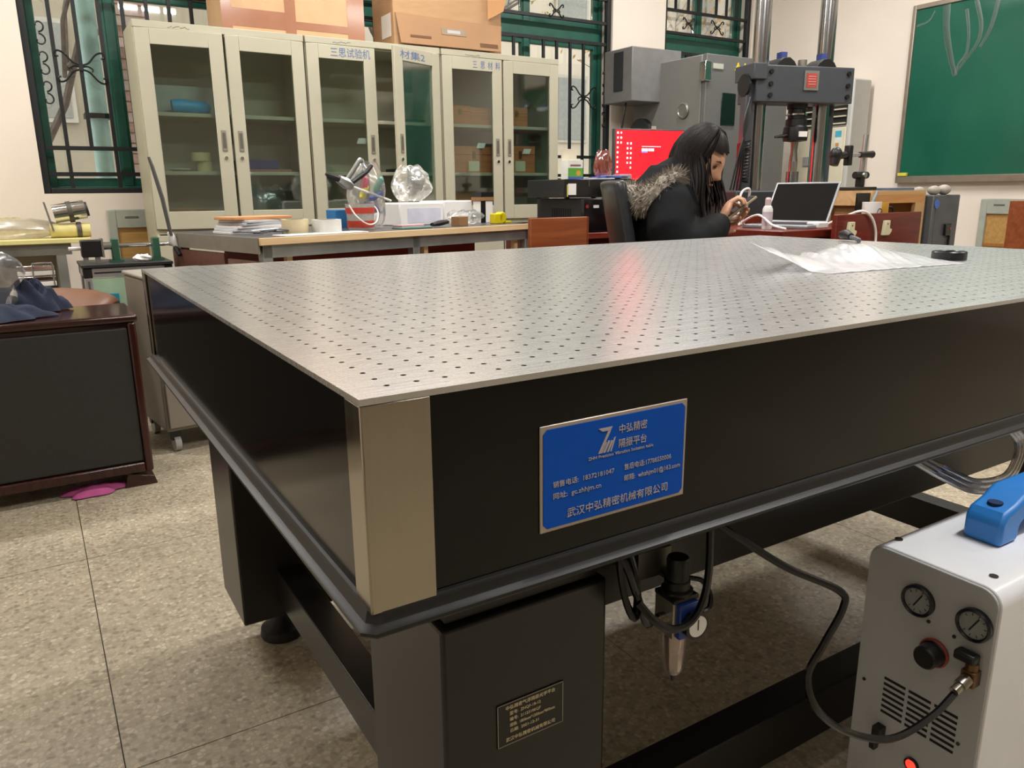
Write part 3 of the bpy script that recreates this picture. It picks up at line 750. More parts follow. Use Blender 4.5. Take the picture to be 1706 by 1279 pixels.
# --- contents (each one stands on a shelf)
def single(name, g, mat, label, cat, bevel=.003, group=None, **k): return tag(obj(name, g, mat, bevel=bevel, **k), label, cat, group)
WBOX = wood('orange_wood', 'a9663a', 'c07c48', .5, 'X', 5)
def wooden_box(x0, x1, y0, y1, z, h, label, paper=True, clasp=True):
    t = thing('wooden_box', ((x0+x1)/2, (y0+y1)/2, z), label, 'box', group='wooden boxes in the right cabinet')
    a, b = (x1-x0)/2, (y1-y0)/2
    obj('box_body', G().box(-a, a, -b, b, 0, h*.68), WBOX, t, bevel=.002); obj('lid', G().box(-a, a, -b, b, h*.69, h), WBOX, t, bevel=.002)
    if clasp: obj('clasp', G().box(-.011, .011, -b-.004, -b, h*.52, h*.82), M('brass', '8a743c', .35, 1.), t)
    if paper: obj('paper_label', G().box(-.04, .04, -b-.0012, -b-.0002, h*.06, h*.44), M('green_paper', 'c9cdb0', .8), t)
Y3 = 4.10
wooden_box(2.21, 2.36, Y3, Y3+.2, 1.365, .115, 'small wooden box at the left of the upper shelf, right cabinet', False)
wooden_box(2.37, 2.52, Y3+.02, Y3+.22, 1.365, .11, 'wooden box in the middle of the upper shelf, right cabinet', False, False)
wooden_box(2.63, 2.80, Y3, Y3+.2, 1.365, .12, 'wooden box with brass clasp on the upper shelf behind the right pane', False)
wooden_box(2.22, 2.54, Y3, Y3+.22, 1.065, .165, 'wide wooden box with paper label on the middle shelf behind the left pane')
wooden_box(2.62, 2.86, Y3, Y3+.22, 1.065, .175, 'wooden box with clasp and paper label on the middle shelf behind the right pane')
wooden_box(2.26, 2.42, Y3, Y3+.2, .765, .13, 'lowest wooden box behind the left pane of the right cabinet', False, False)
for (x, z, lab) in ((1.60, 1.245, 'small white tag hung in the middle cabinet'), (2.42, 1.235, 'small white tag above the wide wooden box'), (2.775, 1.205, 'small white tag above the wooden box behind the right pane')):
    single('paper_tag', G().prism([(x-.032, z-.016), (x+.025, z-.016), (x+.04, z+.016), (x-.018, z+.016)], 4.0775, 4.079, 'Y'), PAPER, lab, 'tag', 0, group='white tags in the cabinets')
single('blue_roll', G().tube([(.57, 4.16, 1.403), (.60, 4.16, 1.405), (.74, 4.16, 1.40), (.765, 4.16, 1.397)], [.034, .037, .034, .02], 14), M('bright_blue_plastic', '1c9bd0', .4), 'bright blue plastic roll on the upper shelf of the left cabinet', 'roll', 0)
single('folder', G().box(.50, .84, 4.25, 4.38, 1.365, 1.52), M('translucent_folder', 'b9bfba', .4), 'pale folder standing at the back of the upper shelf, left cabinet', 'folder')
t = thing('tape_rolls', (.69, 4.16, 1.065), 'two cream masking tape rolls stacked on the middle shelf, left cabinet', 'tape')
obj('lower_roll', G().lathe([(.026, 0), (.042, 0), (.042, .055), (.026, .055)], (.015, 0, 0), 24), M('cream_tape', 'd0c293', .6), t)
obj('upper_roll', G().lathe([(.026, 0), (.052, 0), (.052, .045), (.026, .045)], (0, 0, .056), 24), M('cream_tape', 'd0c293', .6), t)
single('white_dish', G().lathe([(.0, 0), (.03, .0), (.055, .012), (.052, .014), (.03, .004), (0, .004)], (.57, 4.13, 1.065), 24, cap=False), WHITEP, 'white dish left of the tape rolls in the left cabinet', 'dish', 0)
single('binder', G().box(.89, 1.10, 4.10, 4.30, 1.078, 1.13), M('navy_binder', '2b3170', .45), 'navy blue binder on the middle shelf of the left cabinet', 'binder')
single('red_folder', G().box(.88, 1.17, 4.09, 4.32, 1.066, 1.078), M('dusty_red', '9b6a5c', .7), 'dull red folder under the navy binder', 'folder', .002)
def bag(name, c, rx, ry, h, mat, label, seed, lumps=.25, tie=False, flare=True):
    rr = random.Random(seed); ph = [(rr.randint(2, 6), rr.uniform(0, 6), rr.uniform(1, 4)) for _ in range(6)]
    def fn(u, v):
        a = 2*math.pi*u; w = sum(math.sin(k*a + p + q*v*3) for k, p, q in ph) / 6
        prof = math.sin(math.pi * min(1, .12 + v*.80)) ** .55
        r_ = prof * (1 + lumps * w * 1.6)
        top = 1 + (.12 * w if v > .7 else 0)
        return (c[0] + rx*r_*math.cos(a) + .15*rx*w*v, c[1] + ry*r_*math.sin(a), c[2] + h*v*top + .001)
    return tag(obj(name, G().grid(fn, 40, 22), mat, smooth=20), label, 'plastic bag')
BAGM = clear('plastic_bag_film', 'f8f8f6', .07, .2, .10, 'eeeeec')
bag('plastic_wrap', (1.02, 4.22, .765), .13, .10, .22, BAGM, 'crumpled clear wrap on the lowest shelf of the left cabinet', 11)
single('flat_tray', G().box(1.86, 2.06, 4.12, 4.35, 1.065, 1.09), M('dark_tray', '4e5653', .5), 'dark flat tray on the middle shelf of the middle cabinet', 'tray')
single('flat_case', G().box(1.88, 2.05, 4.12, 4.34, 1.365, 1.385), M('black_case', '2b2e2f', .5), 'black flat case on the upper shelf of the middle cabinet', 'case')

# ------------------------------------------------------------------ cartons on the cabinets
TAPE = M('packing_tape', 'a7765c', .12, var=.08, scale=6, spec=.8)
t = thing('cardboard_box', (1.25, 4.24, 1.8), 'large taped cardboard box standing on the left and middle cabinets', 'box')
obj('carton', G().box(-.40, .40, -.17, .17, 0, .48), M('cardboard_tan', 'c9a47c', .8, var=.08, scale=6), t, bevel=.004)
for a, b in ((-.40, -.345), (-.06, .0), (.30, .402)): obj('tape_strip', G().box(a, b, -.1715, -.170, 0, .482), TAPE, t)
obj('tape_strip', G().box(-.345, -.06, -.1712, -.1702, .02, .11), TAPE, t)
obj('tape_strip', G().box(.0, .30, -.1712, -.1702, .03, .07), TAPE, t)
t = thing('cardboard_box', (2.225, 4.26, 1.8), 'open cardboard box with its front flap hanging down, on the right cabinet', 'box')
C2 = M('cardboard_inside', 'c59464', .85, var=.05, scale=5)
w2, d2 = .375, .16
obj('carton', G().box(-w2, w2, -d2, -d2+.008, 0, .42).box(-w2, w2, d2-.008, d2, 0, .42).box(-w2, -w2+.008, -d2+.008, d2-.008, 0, .42).box(w2-.008, w2, -d2+.008, d2-.008, 0, .42).box(-w2+.008, w2-.008, -d2+.008, d2-.008, 0, .008), CARD, t, bevel=.002)
fl = obj('flap', G().prism([(-w2+.01, .012), (w2-.045, .012), (w2-.02, .175), (-w2-.005, .19)], -.004, .004, 'Y'), M('cardboard_dark', 'a57f5c', .85, var=.06, scale=6), t, bevel=.001)
fl.location = (.015, -d2-.045, 0); fl.rotation_euler = (R(-12), 0, 0)
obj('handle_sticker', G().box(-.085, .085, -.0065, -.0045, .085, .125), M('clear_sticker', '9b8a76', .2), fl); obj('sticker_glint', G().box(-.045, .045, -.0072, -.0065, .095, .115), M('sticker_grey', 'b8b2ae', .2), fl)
obj('print_mark', G().box(-.30, -.16, -.0055, -.0042, .05, .065), M('carton_print', '6d4c30', .8), fl); obj('print_mark', G().box(.18, .31, -.0055, -.0042, .03, .055), M('carton_print', '6d4c30', .8), fl)
sf = obj('flap', G().prism([(0, .20), (.0, .42), (.14, .42), (.10, .25)], -.004, .004, 'Y'), C2, t); sf.location = (w2-.11, -d2-.02, 0); sf.rotation_euler = (0, 0, R(-25))
obj('shipping_label', G().box(-w2-.0015, -w2, -.12, .02, .06, .19), PAPER, t)

# ================================================================== WORKBENCH
BA = .25933
wb = thing('workbench', (.563, 2.511, 0), 'workbench with dark top, pine edging and steel frame in front of the cabinets', 'table', rz=BA)
BL_, BD, BH = 1.57, .80, .78
obj('top', G().box(.004, BL_, .012, BD, BH-.012, BH), M('dark_laminate', '4f4f51', .32, var=.1, scale=6), wb, bevel=.002)
obj('front_edging', G().box(0, BL_, 0, .012, BH-.028, BH), PINE, wb, bevel=.002); obj('core_board', G().box(.004, BL_, .012, BD, BH-.028, BH-.012), PINE, wb)
obj('side_edging', G().box(-.004, .004, .012, BD, BH-.06, BH), M('grey_board_edge', '7b7469', .6), wb)
GST = M('galvanised_steel', '9a9c9b', .4, .7, var=.12, scale=12)
obj('apron', G().box(.02, BL_-.02, .02, .05, BH-.078, BH-.028), GST, wb)
for x in (.02, .76, BL_-.06):
    for y in (.02, BD-.06): obj('leg', G().box(x, x+.04, y, y+.04, 0, BH-.028), GST, wb, bevel=.002)
for x in (.15, .80, .86, BL_-.10): obj('pine_post', G().box(x-.012, x+.012, .05, .075, .02, BH-.078), PINE, wb)
obj('side_panel', G().box(.0, .016, .30, BD-.02, .04, BH-.07), wood('dull_brown', '5e3a30', '6f473a', .5), wb); obj('side_panel', G().box(.0, .016, .05, .27, .04, BH-.09), wood('mauve_board', '6a4a40', '7c5a4e', .5), wb)
obj('back_panel', G().box(.06, BL_-.06, BD-.40, BD-.385, .04, BH-.05), REDWOOD, wb)
e1 = Vector((math.cos(BA), math.sin(BA), 0)); e2 = Vector((-math.sin(BA), math.cos(BA), 0))
def bp(u, v, z=0): return Vector((.563, 2.511, BH)) + e1*u + e2*v + Vector((0, 0, z))
def bthing(name, u, v, label, cat, rz=0, z=0): return thing(name, bp(u, v, z), label, cat, rz=BA + rz)
def bobj(name, g, mat, u, v, label, cat, rz=0, z=0, bevel=.002, **k):
    o = obj(name, g, mat, bevel=bevel, origin=(0, 0, 0), **k); o.location = bp(u, v, z); o.rotation_euler = (0, 0, BA + rz); return tag(o, label, cat)
# paper pile, every sheet bundle its own
cols = ['d9d6d2', 'c9ccd4', 'e4e0da', 'b9bcc6', 'd4cfc9']
for k in range(5):
    bobj('paper_bundle', G().box(-.13 + .01*k, .14 - .012*k, -.09, .09, 0, .011), M('paper_tone_%d' % k, cols[k], .75), .19, .42, ['bottom grey', 'second pale blue', 'third white', 'fourth lilac-grey', 'fifth white'][k] + ' bundle in the paper pile on the workbench', 'papers', rz=R(-6 + 5*k), z=.0115*k)
bobj('envelope', G().box(-.13, .15, -.08, .08, 0, .012), M('orange_envelope', 'cf9463', .7), .20, .42, 'orange-brown envelope on top of the paper pile', 'envelope', rz=R(4), z=.0585)
rr = random.Random(21); g = G()
for k in range(7):
    pts = [(rr.uniform(-.09, .09), rr.uniform(-.06, .06), rr.uniform(.006, .05)) for _ in range(6)]
    g.tube(smooth_path(pts, 6), .005, 6)
bobj('cable_pile', g, BLACKPL, .36, .42, 'tangled black cables beside the paper pile', 'cable', bevel=0)
rr = random.Random(22); g = G()
for k in range(5): g.tube(smooth_path([(rr.uniform(-.11, .11), rr.uniform(-.05, .05), rr.uniform(.004, .022)) for _ in range(5)], 6), .0035, 6)
bobj('grey_cable_pile', g, M('silver_cable', '7d7f80', .3, .4), .17, .22, 'tangle of thin grey cables near the left front of the workbench', 'cable', bevel=0)
def tape(u, v, ro, ri, h, c, label):
    t = bthing('tape_roll', u, v, label, 'tape')
    obj('tape', G().lathe([(ri+.003, 0), (ro, 0), (ro, h), (ri+.003, h)], (0, 0, 0), 32, cap=False), M('tape_' + c, c, .5), t)
    obj('core', G().lathe([(ri, 0), (ri+.003, 0), (ri+.003, h), (ri, h)], (0, 0, 0), 32, cap=False), M('card_core', 'b79f7c', .8), t)
tape(.288, .22, .056, .038, .058, 'd8c9a3', 'cream masking tape roll standing flat at the bench front')
tape(.397, .15, .062, .040, .055, 'cfcfca', 'pale grey tape roll right of the cream tape roll')
bobj('paper_sheet', G().box(-.20, .20, -.05, .05, 0, .004), PAPER, .32, .07, 'white sheet lying along the front edge of the workbench', 'paper')
bobj('blue_box', G().box(-.045, .045, -.04, .04, 0, .085), M('blue_card', '2b7ab8', .5), .70, .50, 'blue box behind the tape rolls on the workbench', 'box')
t = bthing('bucket', .66, .27, 'white plastic tub with red print and thin white bail handle on the workbench', 'tub')
obj('tub', G().lathe([(.058, 0), (.066, .11), (.069, .115), (.064, .115), (.055, .004), (0, .004)], (0, 0, 0), 28, cap=False), clear('tub_plastic', 'e8e6e2', .1, .2, .6, 'e6e2dc'), t)
obj('red_band', G().lathe([(.0605, .01), (.0625, .04)], (0, 0, 0), 28, cap=False), M('red_print', 'c0402f', .5), t); obj('red_band', G().lathe([(.0655, .072), (.0665, .098)], (0, 0, 0), 28, cap=False), M('red_print', 'c0402f', .5), t)
obj('bail', G().tube(smooth_path([(-.066, -.01, .11), (-.062, -.06, .06), (-.02, -.085, .025), (.03, -.08, .035), (.062, -.05, .08), (.066, -.01, .11)], 6), .0035, 6), WHITEP, t)
bag1 = bag('clear_bag', bp(.76, .34), .085, .08, .30, BAGM, 'clear plastic bag stuffed with coloured tubes on the workbench', 31)
rr = random.Random(33)
for k, (c, nm) in enumerate((('e0d440', 'yellow'), ('3f66c0', 'blue'), ('d0486a', 'pink'), ('e6e4e0', 'white'), ('7b6aa8', 'violet'), ('5a9a8a', 'teal'))):
    p = bp(.76 + (-.04, .03, -.03, .035, -.01, .045)[k], .30 + rr.uniform(-.01, .03), (.17, .15, .20, .11, .10, .20)[k]); d = Vector((rr.uniform(-1, 1), rr.uniform(-.3, .3), rr.uniform(.2, 1))).normalized()*.04
    single('marker_tube', G().tube([p-d, p-d*.6, p+d*.7, p+d], [.010, .016, .016, .008], 10), M('tube_' + nm, c, .4), nm + ' tube inside the stuffed clear bag', 'tube', 0, group='tubes in the clear bag')
# clamp-like hand tool leaning on the tub
t = bthing('hand_tool', .66, .30, 'silver and black ratchet hand tool propped against the stuffed bag', 'tool', rz=0)
obj('head', G().tube([(-.10, -.02, .225), (-.06, -.02, .205), (-.03, -.02, .19)], [.018, .026, .016], 10), ALU, t)
obj('black_tip', G().tube([(-.165, -.02, .245), (-.13, -.02, .232), (-.095, -.02, .222)], [.006, .013, .014], 10), BLACKPL, t)
obj('lever', G().tube(smooth_path([(-.06, -.02, .215), (-.02, -.02, .26), (.02, -.02, .305), (.035, -.02, .30)], 5), [.012]*15 + [.010], 8, flat=(1, .6)), ALU, t)
obj('grip', G().tube([(-.02, -.01, .21), (.06, -.01, .255), (.10, .0, .285)], [.011, .012, .009], 10), BLACKPL, t)
obj('shaft', G().cyl((-.04, -.02, .195), (.18, -.03, .125), .006, n=8), WHITEP, t)
# foam tray with a bag on it, small parts
fo = bthing('foam_box', 1.22, .47, 'long white foam packing box on the workbench', 'box')
FOAM = M('white_foam', 'eceae6', .8, var=.02)
obj('left_half', G().box(-.25, .04, -.10, .10, 0, .112), FOAM, fo, bevel=.006); obj('right_half', G().box(.043, .25, -.10, .10, 0, .118), FOAM, fo, bevel=.006); obj('label_sheet', G().box(-.20, .02, -.1012, -.1002, .012, .085), M('lilac_sheet', 'd3d4e2', .6), fo)
bag('clear_bag', bp(1.13, .47, .119), .10, .075, .175, clear('thin_bag_film', 'f6f6f4', .12, .2, .16, 'ecebe8'), 'empty crumpled clear bag standing on the white foam box', 37)
bobj('circuit_board', G().box(-.09, .09, -.04, .04, 0, .006), M('pcb_green', '3f6f5e', .4), .84, .12, 'green circuit board near the front of the workbench', 'board')
bobj('pink_card', G().box(-.08, .08, -.03, .03, 0, .014), M('pink_card', 'c9a3a8', .6), .90, .22, 'pink card box behind the green circuit board', 'box', rz=R(10))
bobj('black_case', G().tube([(-.05, 0, .012), (0, 0, .018), (.05, .01, .022)], [.012, .02, .015], 10, flat=(.7, 1.3)), BLACKPL, 1.03, .14, 'small black pouch at the front right of the workbench', 'pouch', bevel=0)
bag('clear_packet', bp(1.28, .24), .10, .06, .07, BAGM, 'flat clear plastic packet on the right of the workbench', 41)
bobj('brown_block', G().box(-.03, .03, -.03, .03, 0, .045), M('brown_block', '8f6a45', .7), 1.16, .14, 'little brown block beside the clear packet', 'block')
t = bthing('small_carton', 1.51, .33, 'slim white and black carton standing at the right end of the workbench', 'carton')
obj('carton', G().box(-.045, .045, -.03, .03, 0, .115), PAPER, t, bevel=.002); obj('black_side', G().box(-.046, -.01, -.0315, -.030, .0, .115), BLACKPL, t); obj('brown_tray', G().box(-.052, .05, -.035, .035, .116, .135), M('brown_block', '8f6a45', .7), t); obj('black_lid', G().box(-.045, .05, -.033, .033, .136, .160), BLACKPL, t)
t = bthing('tape_measure', 1.47, .16, 'yellow tape measure at the right end of the workbench', 'tape measure')
YEL = M('yellow_plastic', 'd9c411', .35)
obj('case', G().lathe([(.0, -.02), (.026, -.02), (.03, -.015), (.03, .015), (.026, .02), (0, .02)], (0, 0, .03), 24, T=Matrix.Rotation(R(90), 3, 'X')).box(-.06, 0, -.02, .02, .0, .052), YEL, t, bevel=.004); obj('tongue', G().box(.02, .075, -.012, .012, 0, .012), YEL, t, bevel=.003)

# ================================================================== BACK RIGHT: CHAMBER, TESTER, AIR CONDITIONER
CHG = M('chamber_grey', '7c7a76', .45, var=.04, scale=4)
t = thing('climate_chamber', (4.43, 4.04, 0), 'tall grey climate chamber standing behind the testing machine', 'chamber')
cx, cy = 4.43, 4.04
def bxw(x0, x1, y0, y1, z0, z1): return G().box(x0-cx, x1-cx, y0-cy, y1-cy, z0, z1)
obj('cabinet', bxw(4.0, 4.86, 3.70, 4.42, .88, 1.86), CHG, t, bevel=.006)
obj('door', bxw(4.0, 4.86, 3.655, 3.695, .90, 1.86), M('chamber_door', '6b6b69', .4, var=.04, scale=4), t, bevel=.004)
obj('window', bxw(4.16, 4.30, 3.648, 3.655, 1.39, 1.61), M('dark_green_glass', '16231f', .1), t, bevel=.003)
obj('frame_base', bxw(4.02, 4.84, 3.70, 4.40, .70, .88), M('chamber_base', '4a4a49', .5), t)
for x in (4.06, 4.76):
    for y in (3.74, 4.32): obj('leg', bxw(x, x+.05, y, y+.05, 0, .70), M('chamber_base', '4a4a49', .5), t)
for z in (1.68, 1.02): obj('hinge', bxw(3.975, 4.035, 3.64, 3.70, z, z+.13), CHROME, t, bevel=.004)
obj('port', G().lathe([(.0, 0), (.052, 0), (.056, .012), (.046, .02), (.040, .016), (0, .016)], (4.0-cx, 3.86-cy, 1.50), 28, T=Matrix.Rotation(R(-90), 3, 'Y'), cap=False), M('port_metal', '9a968f', .3, .7), t)
obj('maker_badge', bxw(4.06, 4.16, 3.65, 3.655, 1.765, 1.80), M('pale_badge', 'b8bdae', .5), t)
for x in (4.31, 4.38): obj('warning_triangle', G().prism([(x-.03-cx, 1.765), (x+.03-cx, 1.765), (x-cx, 1.82)], 3.65-cy, 3.655-cy, 'Y'), M('warning_yellow', 'd8c020', .5), t)
obj('top_cowl', bxw(3.72, 4.20, 4.12, 4.44, 1.58, 1.955), M('cowl_grey', '747371', .45), t, bevel=.006)
obj('cowl_slot', bxw(3.712, 3.72, 4.22, 4.32, 1.66, 1.93), M('slot_dark', '23262b', .5), t)
obj('fan_housing', G().cyl((3.96-cx, 4.30-cy, 1.36), (4.0-cx, 4.30-cy, 1.36), .12, n=20), M('fan_dark', '2e2e2f', .5), t)
obj('mains_cable', G().tube(smooth_path([(3.78-cx, 4.25-cy, 1.58), (3.74-cx, 4.25-cy, 1.35), (3.73-cx, 4.26-cy, .9), (3.76-cx, 4.26-cy, .02)], 6), .008, 6), BLACKPL, t)

DGR = M('machine_dark_grey', '42464b', .42, var=.06); COLM = M('polished_column', 'a3a5a8', .18, 1., var=.03, scale=20)
t = thing('testing_machine', (3.73, 2.70, 0), 'tall testing machine with two steel columns and a dark grey crosshead', 'testing machine', rz=-.28)
obj('base', G().box(-.48, .46, -.26, .26, 0, .935), M('tester_base', '2c2f33', .45), t, bevel=.01)
for x in (-.215, .215): obj('column', G().cyl((x, 0, .935), (x, 0, 2.62), .047, n=28), COLM, t)
obj('guide_rod', G().cyl((.30, .03, .935), (.30, .03, 1.45), .024, n=14), DGR, t)
obj('cable_pillar', G().box(-.355, -.300, -.10, -.04, .935, 1.56), DGR, t, bevel=.004)
obj('top_beam', G().box(-.36, .36, -.12, .12, 2.62, 2.86), DGR, t, bevel=.01)
ch = obj('crosshead', G().box(-.315, .325, -.13, .06, 1.418, 1.615), DGR, t, bevel=.006)
obj('crosshead_shoulder', G().box(-.345, -.26, -.15, .05, 1.535, 1.622), DGR, t, bevel=.005)
for x in (-.225, .285):
    for z in (1.455, 1.515, 1.58): obj('bolt', G().cyl((x, -.13, z), (x, -.14, z), .013, n=12), BLACKPL, ch)
bd = obj('nameplate', G().box(-.012, .083, -.138, -.13, 1.485, 1.59), ALU, ch); obj('red_field', G().box(.003, .068, -.141, -.138, 1.50, 1.575), M('red_badge', 'b5473f', .5), bd)
for k in range(4): obj('badge_line', G().box(.012, .060, -.1425, -.141, 1.515 + k*.014, 1.519 + k*.014), M('badge_print', 'd29a90', .5), bd)
for x in (-.10, .165):
    cl = obj('clamp_cap', G().prism([(x-.07, 1.615), (x+.07, 1.615), (x+.05, 1.645), (x+.02, 1.665), (x-.02, 1.665), (x-.05, 1.645)], -.09, .04, 'Y'), BLACKPL, ch, bevel=.004)
    obj('blue_cap', G().box(x-.018, x+.018, -.06, -.01, 1.665, 1.697), M('blue_cap', '3a4a8c', .4), cl)
obj('spacer_nut', G().cyl((.035, -.04, 1.615), (.035, -.04, 1.66), .025, n=14), M('tan_nut', '8c8578', .4, .6), ch)
xg, yg = .03, -.03
obj('load_cell', G().lathe([(.0, 1.418), (.058, 1.418), (.058, 1.395), (.05, 1.39), (.05, 1.34), (.06, 1.335), (.06, 1.30), (.068, 1.29), (.072, 1.25), (.068, 1.215), (.03, 1.21), (0, 1.21)], (xg, yg, 0), 24, cap=False), BLACKPL, t)
obj('cell_ring', G().lathe([(.0605, 1.358), (.0605, 1.366)], (xg, yg, 0), 24, cap=False), CHROME, t)
obj('cell_label', G().box(xg-.028, xg+.028, yg-.076, yg-.070, 1.235, 1.265), PAPER, t)
obj('cell_cable', G().tube([(xg-.065, yg-.01, 1.245), (xg-.11, yg-.02, 1.24), (xg-.15, yg-.02, 1.235)], [.014, .010, .006], 8), BLACKPL, t)
obj('upper_grip', G().tube([(xg, yg, 1.21), (xg, yg, 1.16), (xg, yg, 1.10)], [.022, .018, .024], 12), M('worn_steel', '8e8b85', .35, 1.), t)
obj('specimen', G().tube([(xg, yg, 1.10), (xg, yg, 1.04)], [.026, .024], 12), M('silver_wrap', 'b1aea8', .3, 1., bump=.4, bscale=30), t)
obj('lower_grip', G().cyl((xg, yg, .935), (xg, yg, 1.04), .036, n=20), COLM, t)
obj('control_box', G().box(-.375, -.335, -.12, -.06, 1.09, 1.20), BLACKPL, t, bevel=.006)
obj('handwheel', G().cyl((-.36, -.07, 1.51), (-.345, -.07, 1.51), .06, n=24), BLACKPL, t)
for k in range(4):
    obj('cable', G().tube(smooth_path([(-.345, -.13, 1.44 - .02*k), (-.39 + .008*k, -.15, 1.30), (-.385 - .012*k, -.16, 1.12), (-.40 - .02*k, -.16, .937)], 6), .006, 6), BLACKPL, t)
obj('coiled_cable', G().tube([(-.365 + .022*math.cos(a), -.15 + .018*math.sin(a), .98 + a*.0028) for a in [i*.55 for i in range(150)]], .005, 5), BLACKPL, t)

CRM = M('ac_cream', 'd7cfb6', .45, var=.03); GWH = M('ac_grey_white', 'b9b8b2', .45, var=.03)
t = thing('air_conditioner', (5.40, 3.62, 0), 'tall cream floor-standing air conditioner in the corner behind the testing machine', 'air conditioner')
cx, cy = 5.40, 3.62
obj('cabinet', bxw(5.30, 5.51, 3.40, 3.86, 0, 1.75), GWH, t, bevel=.012)
obj('front_panel', bxw(5.285, 5.30, 3.43, 3.86, .05, 1.40), CRM, t, bevel=.004)
obj('outlet', bxw(5.29, 5.30, 3.44, 3.85, 1.42, 1.72), M('outlet_black', '16140f', .7), t)
for k in range(6): obj('slat', bxw(5.275, 5.297, 3.44, 3.85, 1.425 + k*.052, 1.434 + k*.052), CRM, t)
ds = obj('display', bxw(5.278, 5.285, 3.62, 3.80, 1.12, 1.19), M('display_grey', '9a9a98', .4), t); obj('lit_readout', bxw(5.274, 5.278, 3.625, 3.675, 1.125, 1.185), M('orange_readout', 'ff9a3c', .4, emit=1.6), ds)
el = obj('energy_label', bxw(5.281, 5.285, 3.46, 3.52, 1.18, 1.38), M('label_white', 'd5dccf', .6), t); obj('label_blue', bxw(5.279, 5.281, 3.463, 3.517, 1.33, 1.375), M('label_cyan', '4aa7c0', .6), el); obj('label_blue', bxw(5.279, 5.281, 3.463, 3.517, 1.20, 1.212), M('label_cyan', '4aa7c0', .6), el); obj('label_arrow', bxw(5.279, 5.281, 3.48, 3.51, 1.26, 1.285), M('label_orange', 'c88a4a', .6), el)
obj('ribbon', G().prism([(3.80-cy, .98), (3.72-cy, .995), (3.66-cy, .96), (3.70-cy, .93), (3.78-cy, .95)], 5.276-cx, 5.284-cx, 'X'), M('salmon_ribbon', 'd98a6a', .6), t)

# ------------------------------------------------------------------ green board on the right wall
def board_green():
    m = M('chalkboard_green', '0f5544', .28, var=.08, scale=1.3, col2='17604b')
    nt = m.node_tree; b = nt.nodes['Principled BSDF']
    bp_ = nt.nodes.new('ShaderNodeBump'); bp_.inputs['Strength'].default_value = .35; bp_.inputs['Distance'].default_value = .05
    tc = nt.nodes.new('ShaderNodeTexCoord'); nz = nt.nodes.new('ShaderNodeTexNoise'); nz.inputs['Scale'].default_value = 1.6; nz.inputs['Detail'].default_value = 1; nz.inputs['Distortion'].default_value = 1.2
    nt.links.new(tc.outputs['Object'], nz.inputs['Vector']); nt.links.new(nz.outputs['Fac'], bp_.inputs['Height']); nt.links.new(bp_.outputs[0], b.inputs['Normal'])
    return m
t = thing('green_chalkboard', (5.53, 1.20, .975), 'large green chalkboard in an aluminium frame on the right wall', 'chalkboard')
Wb, Hb = 1.93, 1.245
obj('writing_surface', G().box(-.006, .012, -Wb+.03, Wb-.03, .05, Hb-.03), board_green(), t)
FR = M('champagne_aluminium', '9b8f80', .4, .6)
obj('frame_bar', G().box(-.018, .018, Wb-.03, Wb, .0, Hb), FR, t, bevel=.006); obj('frame_bar', G().box(-.018, .018, -Wb, -Wb+.03, 0, Hb), FR, t, bevel=.006)
obj('frame_bar', G().box(-.018, .018, -Wb+.03, Wb-.03, Hb-.032, Hb), FR, t, bevel=.004); obj('chalk_rail', G().box(-.035, .018, -Wb+.03, Wb-.03, 0, .05), FR, t, bevel=.004)
FILM = clear('loose_film', 'eef6f2', .04, .35, .05, 'dfe8e2')
oy_, oz_ = -1.20, -.975
for pts, r_ in (([(2.885, 2.185), (2.866, 2.015), (2.82, 1.851), (2.765, 1.70)], .030), ([(2.739, 2.128), (2.706, 1.97), (2.706, 1.843), (2.751, 1.779), (2.77, 1.70)], .012),
                ([(2.68, 2.18), (2.628, 2.014), (2.637, 1.902), (2.701, 1.807), (2.765, 1.72)], .016), ([(2.534, 2.15), (2.561, 1.984), (2.616, 1.868)], .018), ([(3.09, 2.08), (3.006, 2.10), (2.967, 2.162)], .007)):
    pp = smooth_path([(-.007, y + oy_, z + oz_) for y, z in pts], 6)
    gw = G().tube(pp, [r_*(1 - .5*i/len(pp)) for i in range(len(pp))], 10)
    gw.v = [(-.007 + (x + .007)*.12, y, z) for x, y, z in gw.v]
    obj('film_wrinkle', gw, FILM, t)
single('yellow_duster', G().box(5.49, 5.515, 3.03, 3.10, 1.026, 1.05), M('duster_yellow', 'd8cc4a', .7), 'small yellow note on the chalkboard rail corner', 'note')

GRB = M('grey_enamel_box', 'a3a79c', .5)
def wall_cover(x, y, axis, label):
    t = thing('wall_hatch', (x, y, .30), label, 'hatch')
    T = Matrix.Rotation(R(0 if axis == 'y' else -90), 4, 'Z')
    def b(*a): return G().box(*a, T)
    obj('frame', b(-.14, -.095, -.035, -.002, 0, .56).add(*[(G().box(.095, .14, -.035, -.002, 0, .56, T).v), (G().box(.095, .14, -.035, -.002, 0, .56, T).f)]).box(-.095, .095, -.035, -.002, .46, .56, T), GRB, t, bevel=.003)
    obj('nameplate', b(-.05, .02, -.037, -.035, .515, .525), M('hatch_print', '5d5f58', .6), t)
    d = obj('wood_door', b(-.095, .095, -.02, -.002, .0, .46), wood('hatch_wood', 'a87f45', 'bd9558', .5), t)
    obj('door_rail', b(-.095, .095, -.026, -.02, .24, .26), wood('hatch_wood2', '96652f', 'a87238', .5), d)
wall_cover(.36, Y1, 'y', 'grey framed wooden wall hatch beside the left cabinet')
wall_cover(X1, 2.33, 'x', 'grey framed wooden wall hatch under the green chalkboard')

